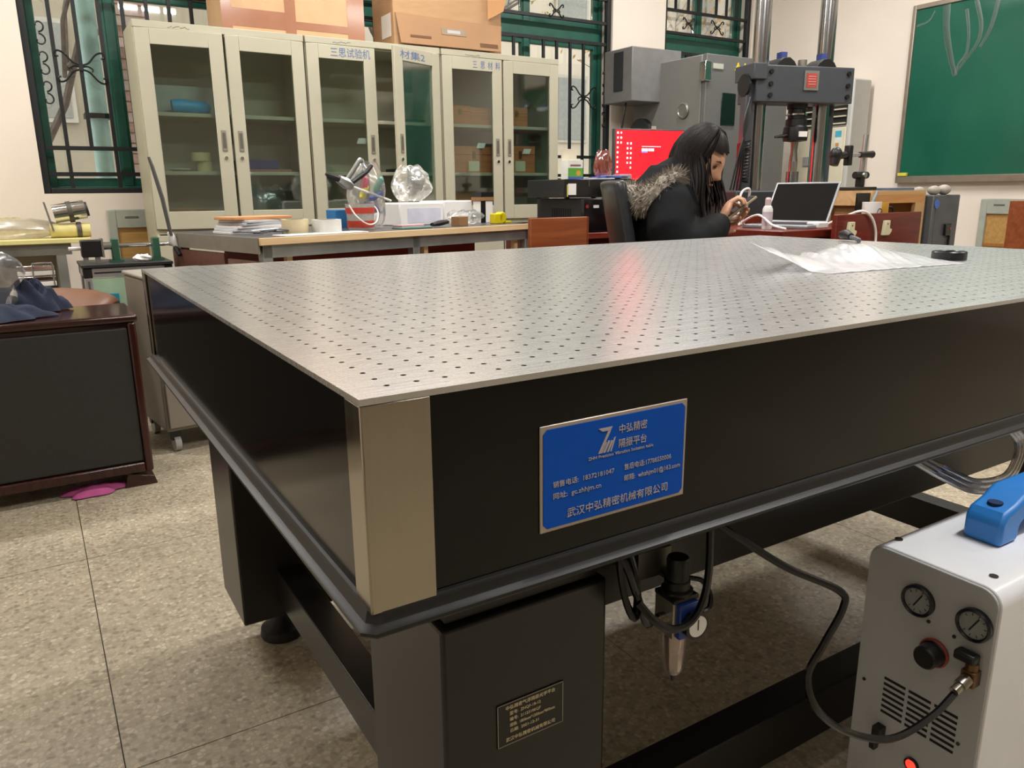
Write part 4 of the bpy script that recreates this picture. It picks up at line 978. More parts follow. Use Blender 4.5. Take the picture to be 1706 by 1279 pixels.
# ================================================================== DESK WITH THE RED MONITOR
dA = thing('computer_desk', (2.72, 3.02, 0), 'red-brown computer desk carrying the red screen and black cases', 'desk')
obj('desk_top', G().prism([(-.56, -.36), (.36, -.36), (.36, .06), (.66, .06), (.66, .38), (-.56, .38)], .705, .735), REDWOOD, dA, bevel=.004)
obj('end_panel', G().box(-.54, -.515, -.34, .36, 0, .705), REDWOOD, dA); obj('end_panel', G().box(.62, .645, .08, .36, 0, .705), REDWOOD, dA); obj('modesty_panel', G().box(-.515, .62, .30, .32, .25, .705), REDWOOD, dA)
obj('keyboard_shelf', G().box(-.515, .34, -.33, .05, .60, .62), REDWOOD, dA)
t = thing('desk_partition', (1.96, 2.53, 0), 'orange-brown wooden panel standing in front of the black cases', 'panel')
obj('panel', G().box(-.17, .155, -.012, .012, 0, .822), BROWNWOOD, t, bevel=.003); obj('edge_strip', G().box(.155, .163, -.013, .013, 0, .822), wood('darker_edge', '6a3319', '7c3d20', .4), t); obj('base_foot', G().box(-.17, .155, -.05, .05, 0, .03), BROWNWOOD, t)
CASE = M('case_black', '1d1e20', .42); CASEF = M('case_gloss', '0c0c0e', .12)
def pc(name, x0, x1, y0, y1, z0, z1, label, extra):
    t = thing(name, ((x0+x1)/2, (y0+y1)/2, z0), label, 'computer'); a, b, h = (x1-x0)/2, (y1-y0)/2, z1-z0
    obj('shell', G().box(-a, a, -b+.02, b, .006, h), CASE, t, bevel=.004); obj('front', G().box(-a, a, -b, -b+.019, .006, h), CASEF, t, bevel=.003)
    for sx in (-1, 1):
        for sy in (-1, 1): obj('foot', G().cyl((sx*(a-.04), sy*(b-.05), 0), (sx*(a-.04), sy*(b-.05), .006), .014, n=10), RUBBER, t)
    for k in range(9): obj('side_vent', G().box(-a-.001, -a, -.10 + k*.02, -.092 + k*.02, .05, h-.05), M('vent_dark', '0a0a0a', .8), t)
    for nm, g_, m_ in extra: obj(nm, g_, m_, t)
LED = M('blue_led', '3aa0ff', .3, emit=5.)
pc('black_computer', 2.232, 2.60, 2.70, 3.13, .735, .903, 'lower black computer case lying on the desk', [('power_button', G().cyl((-.165, -.217, .13), (-.165, -.215, .13), .009, n=12), M('dark_red', '8a1f22', .4)), ('logo_mark', G().box(-.125, -.09, -.2165, -.215, .122, .136), M('logo_white', 'c8c8c8', .5))])
pc('black_computer', 2.15, 2.60, 2.74, 3.10, .903, 1.00, 'upper black computer case with a blue light, stacked on the other', [('power_led', G().sph((.18, -.182, .03), .007, 10, 6), LED), ('paper_sticker', G().box(-.215, -.165, -.1815, -.1802, .02, .075), PAPER), ('yellow_strip', G().box(-.222, -.216, -.1815, -.1802, .012, .07), M('sticker_yellow', 'c9c04a', .5)), ('seam', G().box(-.085, -.081, -.1815, -.1802, .06, .092), M('case_seam', '5a5a5c', .5))])
t = thing('drug_carton', (2.23, 2.80, 1.0), 'open white and green carton on top of the black cases', 'carton')
obj('carton', G().box(-.05, .045, -.03, .03, 0, .095), M('carton_white', 'dfe0d8', .6), t, bevel=.001); obj('green_print', G().box(-.049, .044, -.0312, -.0302, .012, .055), M('carton_green', '5aa03c', .55), t); obj('orange_print', G().cyl((.015, -.0316, .03), (.015, -.0306, .03), .014, n=14), M('carton_orange', 'd09a3a', .6), t)
obj('blue_print', G().box(-.049, .044, -.0312, -.0302, .0, .012), M('carton_blue', '4a62b0', .6), t); obj('open_flap', G().box(-.05, .045, .026, .03, .095, .15), M('flap_inside', 'cfc6b0', .7), t); obj('print_line', G().box(-.035, .03, -.0312, -.0302, .064, .072), M('carton_red', '8f5560', .6), t)
bag('red_packet', (2.425, 2.80, 1.0), .055, .03, .145, clear('red_film', 'e6b0a8', .14, .12, .45, 'b0574c'), 'clear packet with red contents on the black cases', 51, lumps=.12)
for k, (dx, c, nm) in enumerate(((0, 'cfd6e4', 'pale'), (.05, '4a62b8', 'blue'), (.10, '8a8fb8', 'lilac'))):
    o = single('leaflet', G().box(2.30+dx, 2.46+dx, 2.745, 2.80, 1.0, 1.006), M('leaflet_' + nm, c, .5), nm + ' leaflet lying on top of the black cases', 'leaflet', .001, group='leaflets on the black cases'); o.location.z += .0065*k; o.rotation_euler = (0, 0, R(-4+5*k))
single('grey_hub', G().box(2.51, 2.59, 2.76, 2.82, 1.0, 1.025), M('hub_grey', '9a9aa0', .5), 'small grey box at the right end of the black cases', 'box')
# monitor
mo = thing('monitor', (3.13, 3.20, .735), 'computer monitor showing a bright red desktop behind the seated woman', 'monitor', rz=R(-8))
obj('bezel', G().box(-.275, .275, 0, .035, .235, .565), M('bezel_grey', '46474a', .4), mo, bevel=.004)
def screen_mat():
    m = bpy.data.materials.new('red_screen'); m.use_nodes = True; nt = m.node_tree; b = nt.nodes['Principled BSDF']
    b.inputs['Base Color'].default_value = (.02, .0, .0, 1); b.inputs['Emission Color'].default_value = lin('f8141c'); b.inputs['Emission Strength'].default_value = 3.5; b.inputs['Roughness'].default_value = .3
    return m
sc = obj('screen', G().box(-.266, .266, -.002, .0, .246, .556), screen_mat(), mo, smooth=0)
ICW = M('icon_white', 'ffffff', .5, emit=2.5)
for col, rows in ((0, 10), (1, 3), (3, 5), (4, 6)):
    for r_ in range(rows):
        sx, sz = -.255 + col*.023, .54 - r_*.028 - (.06 if col > 2 else 0)
        obj('desktop_icon', G().box(sx-.0045, sx+.0045, -.0035, -.002, sz-.0055, sz+.0055), M('icon_pink', 'ffb0b0', .5, emit=3.) if (r_+col) % 2 else ICW, sc, smooth=0)
for k in range(4): obj('taskbar_icon', G().box(-.085 + k*.023, -.068 + k*.023, -.0035, -.002, .437, .452), ICW, sc, smooth=0)
obj('headline', G().box(-.085, .05, -.0035, -.002, .462, .465), M('icon_pink', 'ffb0b0', .5, emit=3.), sc, smooth=0); obj('blue_line', G().box(-.085, -.045, -.0035, -.002, .428, .436), M('icon_blue', '6a7cff', .5, emit=1.), sc, smooth=0)
obj('stand', G().box(-.035, .035, .035, .06, .02, .36), M('bezel_grey', '46474a', .4), mo, bevel=.004); obj('foot', G().lathe([(0, 0), (.12, 0), (.12, .012), (.03, .02), (0, .02)], (0, .04, 0), 28, cap=False), M('bezel_grey', '46474a', .4), mo)
obj('top_sticker', G().box(-.02, .012, -.003, .0, .562, .582), M('sticker_pale', 'b9b3a8', .5), mo)

# ================================================================== DESK WITH THE LAPTOP
dB = thing('laptop_desk', (2.95, 1.98, 0), 'red wooden desk with the laptop and bottle on it', 'desk')
obj('desk_top', G().box(-.42, .30, -.28, .28, .735, .770), REDWOOD, dB, bevel=.006, segs=3)
obj('end_panel', G().box(-.30, -.275, -.26, .26, 0, .735), REDWOOD, dB); obj('end_panel', G().box(.27, .295, -.26, .26, 0, .735), REDWOOD, dB); obj('back_rail', G().box(-.30, .30, .255, .28, .77, .815), REDWOOD, dB)
t = thing('desk_screen_panel', (3.07, 1.635, 0), 'low red wooden panel carrying two cream plastic clips', 'panel')
obj('panel', G().box(-.30, .325, -.012, .012, 0, .833), REDWOOD, t, bevel=.003); obj('base_foot', G().box(-.30, .325, -.05, .05, 0, .03), REDWOOD, t)
CLP = M('cream_clip', 'ddd8b4', .45)
for dx in (-.205, .05):
    c = obj('clip', G().prism([(dx-.03, .735), (dx+.012, .735), (dx+.028, .75), (dx+.028, .762), (dx+.012, .765), (dx+.012, .80), (dx-.022, .80)], -.028, -.012, 'Y'), CLP, t, bevel=.002)
    obj('clip_hole', G().cyl((dx-.006, -.0285, .785), (dx-.006, -.0278, .785), .004, n=10), M('clip_dark', '5a5848', .6), c)
# laptop: base towards the person, lid seen from its outer right
lp = thing('laptop', (2.885, 1.93, .770), 'silver laptop standing open on the red desk', 'laptop', rz=R(15))
SIL = M('laptop_silver', '9a9ca0', .35, .5, var=.03)
obj('keyboard_deck', G().box(-.22, .0, -.155, .155, .0, .016), SIL, lp, bevel=.004)
obj('keys', G().box(-.13, -.02, -.14, .14, .016, .0175), BLACKPL, lp)
ld = obj('lid', G().box(-.008, 0, -.155, .155, 0, .22), SIL, lp, bevel=.003); ld.location = (.0, 0, .016); ld.rotation_euler = (0, R(34), 0)
obj('screen', G().box(-.0095, -.008, -.145, .145, .01, .21), M('laptop_screen', '141618', .05), ld)
bo = thing('spray_bottle', (2.61, 1.86, .770), 'slim white spray bottle with pink cap standing left of the laptop', 'bottle')
obj('bottle', G().lathe([(0, 0), (.021, 0), (.022, .004), (.022, .085), (.017, .098), (.012, .102)], (0, 0, 0), 24), WHITEP, bo); obj('label', G().lathe([(.0225, .015), (.0225, .075)], (0, 0, 0), 24, cap=False), M('label_lilac', 'cdbfca', .5), bo); obj('cap', G().lathe([(.013, .102), (.0135, .128), (.009, .136), (0, .137)], (0, 0, 0), 20), M('pinkish_cap', 'cdb3b6', .4), bo)
single('charger', G().box(2.80, 2.87, 1.735, 1.80, .770, .797), WHITEP, 'white charger block in front of the laptop', 'charger', .005)
WCB = M('white_cable', 'e8e3e0', .4)
hose('charging_cable', [(2.58, 1.73, .775), (2.575, 1.80, .79), (2.60, 1.90, .83), (2.62, 2.0, .80), (2.65, 2.02, .776)], .0055, WCB, 'white cable arching over the desk left of the bottle', cat='cable')
hose('charging_cable', [(2.87, 1.76, .780), (2.90, 1.68, .82), (2.93, 1.62, .845), (2.99, 1.612, .82), (3.03, 1.61, .76), (3.035, 1.605, .66)], .0055, WCB, 'white cable draped over the panel with the clips', cat='cable')
hose('charging_cable', [(2.70, 2.10, .776), (2.71, 2.12, .86), (2.74, 2.13, .93), (2.78, 2.12, .94), (2.80, 2.15, .86), (2.79, 2.17, .776)], .0055, WCB, 'white cable arching behind the laptop', cat='cable')
mg = thing('mug', (3.155, 1.79, .770), 'white mug with a small brown drawing standing behind the clip panel', 'mug')
mg.location = (3.15, 1.72, .770)
obj('cup', G().lathe([(0, 0), (.036, 0), (.04, .004), (.042, .11), (.039, .11), (.036, .008), (0, .008)], (0, 0, 0), 28, cap=False), WHITEP, mg)
obj('drawing', G().tube(smooth_path([(-.018, -.0415, .06), (-.008, -.043, .08), (.012, -.043, .075), (.018, -.0405, .055), (.004, -.0428, .05), (-.01, -.0425, .055), (.02, -.040, .068)], 4), .0018, 5), M('brown_ink', '6a4a42', .6), mg)
yc = thing('yellow_mug', (3.235, 1.735, .770), 'yellow mug with dark handle behind the white mug', 'mug')
obj('cup', G().lathe([(0, 0), (.034, 0), (.037, .004), (.038, .105), (.035, .105), (.033, .008), (0, .008)], (0, 0, 0), 28, cap=False), M('mustard_glaze', 'cf9e35', .35), yc)
obj('handle', G().tube(smooth_path([(.036, -.012, .085), (.062, -.022, .08), (.068, -.025, .055), (.058, -.02, .03), (.036, -.012, .025)], 5), .005, 8), BLACKPL, yc)
pn = thing('black_phone', (3.20, 1.80, .770), 'black flat device leaning upright behind the mugs', 'phone'); obj('body', G().box(-.06, .06, 0, .012, .0, .15), BLACKPL, pn, bevel=.003); obj('pen', G().cyl((.02, -.014, .08), (.065, -.014, .155), .008, n=10), M('grey_pen', '8a9298', .4), pn)
pn.location = (3.215, 1.80, .770)
# plywood crate, open to the front, with gear on top
ck = thing('plywood_crate', (3.42, 1.96, 0), 'open light plywood crate standing beside the laptop desk', 'crate')
PLY = wood('plywood', 'c29a66', 'd8b482', .65, 'X', 3)
xs0, xs1 = -.17, .27
obj('top_board', G().box(xs0, xs1, -.17, .12, .91, .93), PLY, ck); obj('back_board', G().box(xs0, xs1, .10, .12, .42, .91), PLY, ck); obj('bottom_board', G().box(xs0, xs1, -.17, .12, .40, .42), PLY, ck)
obj('side_frame', G().box(xs0, xs0+.02, -.17, .10, .86, .91).box(xs0, xs0+.02, -.17, -.13, .42, .86).box(xs0, xs0+.02, .06, .10, .42, .86), PLY, ck); obj('side_board', G().box(xs1-.02, xs1, -.17, .10, .42, .91), PLY, ck)
obj('front_batten', G().box(xs0+.02, xs1-.02, -.17, -.15, .87, .91), wood('orange_batten', 'c58a4e', 'd29a60', .6), ck); obj('front_batten', G().box(xs0+.02, xs0+.07, -.17, -.15, .42, .87), PLY, ck); obj('front_batten', G().box(xs1-.08, xs1-.02, -.17, -.15, .42, .87), PLY, ck)
obj('inner_board', G().box(xs0+.03, xs0+.042, -.12, .05, .50, .86), wood('board_brown', '8f7246', 'a5854f', .6), ck)
obj('pencil_mark', G().tube([(.17, -.1712, .78), (.188, -.1712, .79), (.195, -.1712, .77), (.178, -.1712, .765), (.17, -.1712, .78)], .002, 4), M('pencil_brown', '7a5428', .7), ck)
for sx in (-.14, .24):
    for sy in (-.14, .09): obj('leg', G().box(sx-.02, sx+.02, sy-.02, sy+.02, 0, .40), PLY, ck)
# camera stand on the crate
st = thing('magnetic_stand', (3.42, 1.98, .93), 'black articulated stand with steel post and clamp arm on the crate', 'stand')
obj('base', G().box(-.10, .08, -.045, .045, 0, .018), BLACKPL, st, bevel=.004); obj('post', G().cyl((0, 0, .018), (.015, 0, .27), .0115, n=16), ALU, st)
obj('lower_clamp', G().cyl((-.045, 0, .075), (.05, 0, .075), .018, n=16).box(-.016, .016, -.016, .016, .018, .09), BLACKPL, st, bevel=.002); obj('clamp_knob', G().cyl((0, -.016, .075), (0, -.03, .075), .013, n=16), ALU, st)
obj('arm', G().cyl((.045, -.02, .175), (-.24, -.02, .165), .009, n=12), ALU, st); obj('arm_clamp', G().tube([(.05, -.02, .175), (.03, -.02, .175), (-.05, -.02, .172)], [.018, .016, .014], 14), BLACKPL, st)
obj('swivel', G().box(-.155, -.125, -.036, -.004, .12, .215).cyl((-.16, -.02, .17), (-.21, -.02, .165), .017, n=14), BLACKPL, st, bevel=.004)
obj('camera_head', G().sph((-.235, -.02, .17), (.028, .03, .036), 16, 10).tube([(-.235, -.02, .16), (-.245, -.02, .12)], [.026, .02], 14), BLACKPL, st)
single('blue_folder', G().box(3.53, 3.67, 1.84, 1.98, .93, .942), M('blue_folder', '4a6488', .5), 'blue flat folder on the plywood crate top', 'folder', .002)
# grey steel box with stones
gb = thing('grey_steel_box', (3.83, 1.86, 0), 'dark grey steel box with a small black lock beside the crate', 'cabinet')
GB = M('steel_box_grey', '55585a', .45)
obj('body', G().box(-.115, .125, -.10, .16, 0, .905), GB, gb, bevel=.006); obj('door_seam', G().box(-.09, .11, -.1012, -.10, .05, .86), M('steel_box_door', '505356', .45), gb); obj('lock', G().box(.0, .05, -.115, -.1012, .70, .76), BLACKPL, gb, bevel=.003); obj('red_dot', G().cyl((.04, -.117, .735), (.04, -.115, .735), .006, n=10), M('red_dot', 'a8353c', .4), gb)
obj('blue_sticker', G().cyl((-.085, -.103, .86), (-.085, -.1012, .86), .022, n=20), M('sticker_blue', '4a6fc0', .5), gb); obj('cable', G().tube([(.05, -.108, .70), (.055, -.108, .3)], .006, 6), BLACKPL, gb)
STN = M('pale_stone', 'a8a296', .8, var=.15, scale=30)
for k, (x, y, r_, lab) in enumerate(((3.77, 1.80, .036, 'front left pale stone on the grey steel box'), (3.845, 1.79, .040, 'front right pale stone on the grey steel box'), (3.77, 1.90, .03, 'rear left pale stone on the grey steel box'), (3.83, 1.91, .032, 'rear right pale stone on the grey steel box'))):
    rq = random.Random(60+k); p = [rq.uniform(0, 6) for _ in range(3)]
    single('stone', G().sph((x, y, .905 + r_*.62), (r_, r_*.8, r_*.62), 14, 9, fn=lambda q: q * (1 + .08*math.sin(70*q.x + p[0]) + .08*math.sin(80*q.y + p[1]))), STN, lab, 'stone', 0, group='stones on the grey steel box')
# desk at the right edge
dr = thing('side_desk', (3.65, 1.12, 0), 'red-brown desk end with a raised side board at the right edge', 'desk')
obj('side_board', G().box(-.26, -.235, -.42, .12, 0, .885), BROWNWOOD, dr, bevel=.003); obj('desk_top', G().box(-.235, .40, -.42, .10, .715, .745), BROWNWOOD, dr, bevel=.003); obj('end_panel', G().box(.37, .395, -.42, .08, 0, .715), REDWOOD, dr); obj('under_panel', G().box(-.235, .37, .06, .08, .30, .715), REDWOOD, dr)
o = single('paper_stack', G().box(3.47, 3.67, .92, 1.18, .745, .775), PAPER, 'white paper stack on the desk at the right edge', 'papers'); 

# ================================================================== SEATED WOMAN, CHAIR, PHONE
PR = -.5525                                   # she faces the picture's right
PX, PY = 1.985, 1.87
pe = thing('person', (PX, PY, 0), 'seated woman in a black hooded coat with grey fur, looking down at a phone', 'person', rz=PR)
def chain(g, pts, rs, n=14, flat=None):
    """tapered limb with rounded ends"""
    P = [Vector(p) for p in pts]
    d0 = (P[0]-P[1]).normalized(); d1 = (P[-1]-P[-2]).normalized()
    pp = [P[0] + d0*rs[0]*.85, P[0] + d0*rs[0]*.5] + P + [P[-1] + d1*rs[-1]*.5, P[-1] + d1*rs[-1]*.85]
    rr_ = [rs[0]*.5, rs[0]*.86] + list(rs) + [rs[-1]*.86, rs[-1]*.5]
    g.tube(pp, rr_, n, flat=flat)
def loft(g, rings, n=28):
    """rings: (x, y, z, rx, ry) horizontal ellipses"""
    vs = [(x + a*math.cos(2*math.pi*k/n), y + b*math.sin(2*math.pi*k/n), z) for x, y, z, a, b in rings for k in range(n)]
    N = len(rings)
    fs = [(i*n+k, i*n+(k+1) % n, (i+1)*n+(k+1) % n, (i+1)*n+k) for i in range(N-1) for k in range(n)] + [tuple(range(n))[::-1], tuple((N-1)*n+k for k in range(n))]
    g.add(vs, fs)
def fused(name, g, mat, parent, voxel, smooth_it=4):
    o = obj(name, g, mat, parent, smooth=0)
    r_ = o.modifiers.new('fuse', 'REMESH'); r_.mode = 'VOXEL'; r_.voxel_size = voxel; r_.use_smooth_shade = True
    s_ = o.modifiers.new('soften', 'SMOOTH'); s_.iterations = smooth_it; s_.factor = .5
    return o
HC = Vector((.150, 0, 1.062))                 # head centre
HT = Matrix.Rotation(R(-29), 3, 'Z') @ Matrix.Rotation(R(33), 3, 'Y')     # turned a little to the camera, bowed
def head_fn(p):
    x, y, z = p
    if z < 0: y *= 1 - .30 * (-z/.115) ** 1.4; x = x * (1 - .10*(-z/.115)) + .012 * (-z/.115)
    front = max(0, x/.095)
    if z < -.02 and x < 0: x *= 1 - .35*min(1, (-z-.02)/.09)
    gs = lambda c, s: math.exp(-((c)/s)**2)
    x += front * (.027 * gs(y, .012) * gs(z + .024, .016) + .012 * gs(y, .010) * gs(z - .004, .024))    # nose
    x -= front * .010 * (gs(abs(y) - .031, .016) * gs(z - .010, .014))                                    # eye sockets
    x += front * .006 * gs(y, .022) * gs(z + .060, .008) + front * .009 * gs(y, .02) * gs(z + .092, .014)  # lips, chin
    x -= front * .004 * gs(y, .02) * gs(z + .074, .006)
    x += front * .004 * gs(y, .05) * gs(z - .035, .012)                                                   # brow
    y += .006 * gs(x - .03, .03) * gs(z + .02, .025) * (1 if y > 0 else -1)                               # cheekbones
    return Vector((x, y, z))
g = G()
g.sph(HC, (.094, .074, .116), 56, 48, T=HT, fn=head_fn)
chain(g, [(.045, 0, .90), (.085, 0, .965), (.125, 0, 1.01)], [.055, .050, .048])
loft(g, [(-.04, 0, .44, .12, .16), (-.04, 0, .58, .11, .15), (-.01, 0, .74, .11, .155), (.02, 0, .86, .095, .16), (.045, 0, .93, .06, .08)])
for s in (-1, 1):
    g.sph(HC + HT @ Vector((-.008, s*.073, -.012)), (.012, .006, .026), 12, 8, T=HT)          # ears
    chain(g, [(-.04, s*.09, .50), (.20, s*.10, .53), (.40, s*.10, .50)], [.085, .078, .058])       # thigh
    chain(g, [(.40, s*.10, .49), (.38, s*.10, .30), (.36, s*.10, .10)], [.055, .052, .036])        # calf
    chain(g, [(.35, s*.10, .06), (.42, s*.105, .035), (.50, s*.11, .028)], [.038, .034, .024])     # foot
chain(g, [(.03, -.17, .88), (.04, -.23, .72)], [.048, .042]); chain(g, [(.04, -.23, .72), (.12, -.20, .76), (.215, -.125, .825)], [.040, .036, .027])
chain(g, [(.04, .17, .88), (.10, .22, .72)], [.048, .042]); chain(g, [(.10, .22, .72), (.18, .15, .76), (.255, .055, .805)], [.040, .036, .027])
# near (right) hand reaching over the phone, fingers bent down to the screen
def hand(g, wrist, dirv, up, side, curl, spread, lens=(.078, .086, .080, .062), thumb=None, rad=.0085):
    d = Vector(dirv).normalized(); u = Vector(up); u = (u - d*u.dot(d)).normalized(); sd = d.cross(u) * side
    w = Vector(wrist); palm = w + d*.045
    T = Matrix((d, sd, u)).transposed()
    g.sph(palm, (.048, .038, .016), 16, 12, T=T)
    for k in range(4):
        b = w + d*.082 + sd*(-.027 + .018*k)*1.0
        if k in (0, 3): b -= d*.008
        a0 = curl * .35; L = lens[k]; dd = (d + sd*spread*(k-1.5)).normalized()
        p = b; pts = [p]; ang = 0
        for seg, fr in enumerate((.45, .31, .24)):
            ang += curl * (.55, .9, .7)[seg]
            q = dd*math.cos(ang) - u*math.sin(ang)
            p = p + q*L*fr; pts.append(p)
        chain(g, pts, [rad, rad*.97, rad*.9, rad*.78], 10)
    tb = w + d*.022 - sd*.030
    if thumb is None: thumb = [tb, tb + d*.024 - sd*.020 - u*.006, tb + d*.050 - sd*.022 - u*.016, tb + d*.068 - sd*.014 - u*.022]
    chain(g, thumb, [.013, .0115, .0095, .008], 10)
hand(g, (.215, -.125, .825), (.40, .30, .75), (-.62, .15, .55), 1, 1.05, .10)
hand(g, (.255, .055, .805), (.55, -.75, .20), (-.5, -.25, .8), -1, -.30, .12, rad=.0085)
SKIN = M('skin', 'c99a7e', .5, var=.05, scale=12)
body = fused('body', g, SKIN, pe, .0042, 3)
# trousers, shoes
g = G()
for s in (-1, 1):
    chain(g, [(-.05, s*.09, .50), (.20, s*.10, .53), (.41, s*.10, .495)], [.105, .092, .072]); chain(g, [(.405, s*.10, .49), (.385, s*.10, .28), (.365, s*.10, .11)], [.070, .066, .058])
fused('trousers', g, M('dark_trousers', '1c2026', .8), pe, .012, 4)
for s in (-1, 1):
    g = G(); chain(g, [(.345, s*.10, .055), (.43, s*.105, .045), (.515, s*.11, .040)], [.052, .046, .036], flat=(1, 1)); fused('shoe', g, M('black_shoe', '141414', .5), pe, .008, 3)
# coat: one padded shell
g = G()
loft(g, [(-.04, 0, .40, .17, .20), (-.045, 0, .46, .185, .215), (-.04, 0, .56, .17, .205), (-.03, 0, .66, .175, .215), (-.005, 0, .78, .168, .22), (.015, 0, .87, .145, .215), (.035, 0, .93, .105, .165), (.055, 0, .975, .078, .088)])
chain(g, [(.0, -.185, .895), (-.005, -.245, .80), (.03, -.275, .725)], [.088, .090, .084]); chain(g, [(.03, -.275, .725), (.075, -.262, .742), (.125, -.225, .768), (.168, -.178, .790), (.196, -.148, .808)], [.083, .080, .074, .064, .052])
chain(g, [(.03, .185, .895), (.06, .245, .80), (.11, .25, .725)], [.088, .088, .08]); chain(g, [(.11, .25, .725), (.17, .19, .752), (.225, .105, .785), (.242, .078, .795)], [.078, .07, .058, .05])
chain(g, [(.02, -.02, .97), (.055, 0, 1.0)], [.085, .075])
COAT = M('black_coat', '0b0c0f', .7, var=.25, scale=9, bump=.8, bscale=16, spec=.15)
coat = fused('coat', g, COAT, pe, .010, 5)
# front placket and hood
obj('placket', G().tube(smooth_path([(.115, -.05, .955), (.150, -.055, .88), (.158, -.06, .78), (.150, -.06, .64)], 5), .016, 8, flat=(1, .6)), M('coat_trim', '0f1013', .55), coat)
for p in ((.128, -.07, .935), (.164, -.078, .83)): obj('snap_button', G().sph(p, .006, 10, 6), CHROME, coat)
g = G(); loft(g, [(-.02, 0, .915, .10, .15), (-.015, 0, .96, .10, .145), (.01, 0, 1.01, .078, .11), (.02, 0, 1.04, .062, .085)])
hood = fused('hood', g, COAT, pe, .010, 3)
obj('snap_button', G().sph((.01, -.105, 1.005), .006, 10, 6), CHROME, hood)
# fur ruff: core plus tufts
ruff = smooth_path([(.045, -.125, .990), (.0, -.180, .970), (-.055, -.200, .930), (-.100, -.165, .900), (-.118, -.06, .915), (-.118, .06, .915), (-.08, .15, .93), (.0, .16, .965)], 8)
g = G(); g.tube(ruff, [.03 + .022*math.sin(math.pi*i/(len(ruff)-1)) for i in range(len(ruff))], 10)
FUR = M('grey_brown_fur', '6f675e', .95, var=.1, scale=60, col2='a59c90')
fur = obj('fur_ruff', g, FUR, pe)
rq = random.Random(5); g = G()
for k in range(3600):
    i = rq.randrange(len(ruff)-1); c = ruff[i].lerp(ruff[i+1], rq.random()); rad = .03 + .022*math.sin(math.pi*i/(len(ruff)-1))
    d = Vector((rq.gauss(0, 1), rq.gauss(0, 1), rq.gauss(0, 1))).normalized()
    tg = (ruff[i+1]-ruff[i]).normalized(); d = (d - tg*d.dot(tg)*.7).normalized()
    p = c + d*rad*.9; L = rq.uniform(.018, .036); q = p + (d + Vector((rq.uniform(-.5, .5), rq.uniform(-.5, .5), rq.uniform(-.9, .1)))).normalized()*L
    sd = d.cross(Vector((rq.random(), rq.random(), rq.random()))).normalized()*.0026
    g.add([p+sd, p-sd, q], [(0, 1, 2)])
tag(obj('fur_tuft', g, FUR, fur, smooth=0), kind='stuff')
# hair
HAIR = M('dark_brown_hair', '0e0b0a', .5, var=.3, scale=40, col2='1d1412', stretch=(1, 1, .1), spec=.25)
g = G()
def cap_fn(p):
    return p
# scalp shell leaving the face open
vs, fs, idx = [], [], {}
NU, NV = 48, 28
for j in range(NV+1):
    th = math.pi * .80 * j / NV
    for i in range(NU):
        ph = 2*math.pi*i/NU
        d = Vector((math.sin(th)*math.cos(ph), math.sin(th)*math.sin(ph), math.cos(th)))
        p = Vector((d.x*.106, d.y*.086, d.z*.128)) * (1 + .012*math.sin(ph*17 + 2*math.sin(ph*3)))
        if d.x < 0: p.x *= 1.04
        vs.append(HC + HT @ p)
for j in range(NV):
    for i in range(NU):
        th = math.pi*.80*(j+.5)/NV; ph = 2*math.pi*(i+.5)/NU
        d = Vector((math.sin(th)*math.cos(ph), math.sin(th)*math.sin(ph), math.cos(th)))
        lim = .60 - .22*abs(d.y)                      # hairline
        if d.x > .50 - .10*d.z and d.z < lim: continue
        fs.append((j*NU+i, j*NU+(i+1) % NU, (j+1)*NU+(i+1) % NU, (j+1)*NU+i))
g.add(vs, fs)
rq = random.Random(9)
def strand(ph, th0, zend, out, thick):
    """from the parting over the skull, then hanging straight down"""
    pts = []
    for k in range(7):
        th = th0 * (.12 + .88*k/6)
        d = Vector((math.sin(th)*math.cos(ph), math.sin(th)*math.sin(ph), math.cos(th)))
        pts.append(HC + HT @ (Vector((d.x*.110, d.y*.090, d.z*.131)) * (1 + .012*rq.random())))
    last = pts[-1]; t_ = 0; n = 7
    tgt = Vector((last.x + out[0] + rq.uniform(-.014, .014), last.y + out[1] + rq.uniform(-.014, .014), zend))
    for k in range(1, n+1):
        f = k/n; p = last.lerp(tgt, f); 
        p.x += .006*math.sin(f*5 + ph*9); p.y += .006*math.sin(f*4 + ph*7)
        pts.append(p)
    rs = [thick*.6] + [thick]*(len(pts)-4) + [thick*.8, thick*.55, thick*.15]
    g.tube(pts, rs, 6, flat=(1, .55))
for k in range(150):                                  # near (camera) side and back
    ph = rq.uniform(R(-168), R(-76)); f = (ph - R(-168)) / R(92)
    strand(ph, rq.uniform(1.35, 1.75), rq.uniform(.80, .88), (.012 - .035*(1-f), -.022 - .01*f), rq.uniform(.005, .009))
for k in range(80):                                   # far side
    ph = rq.uniform(R(50), R(165)); f = (R(165) - ph) / R(115)
    strand(ph, rq.uniform(1.3, 1.7), rq.uniform(.81, .90), (.03 - .04*(1-f), .02), rq.uniform(.005, .009))
for k in range(12):                                   # fringe strands framing the face
    sgn = -1 if k % 2 else 1
    strand(sgn * rq.uniform(R(60), R(74)), rq.uniform(1.2, 1.4), rq.uniform(.83, .92), (.012, sgn*.03), rq.uniform(.003, .006))
for k in range(40):                                   # back of the head into the hood
    strand(rq.uniform(R(150), R(210)), rq.uniform(1.5, 1.9), rq.uniform(.93, .98), (-.02, 0), rq.uniform(.006, .010))
obj('hair', g, HAIR, pe, smooth=60)
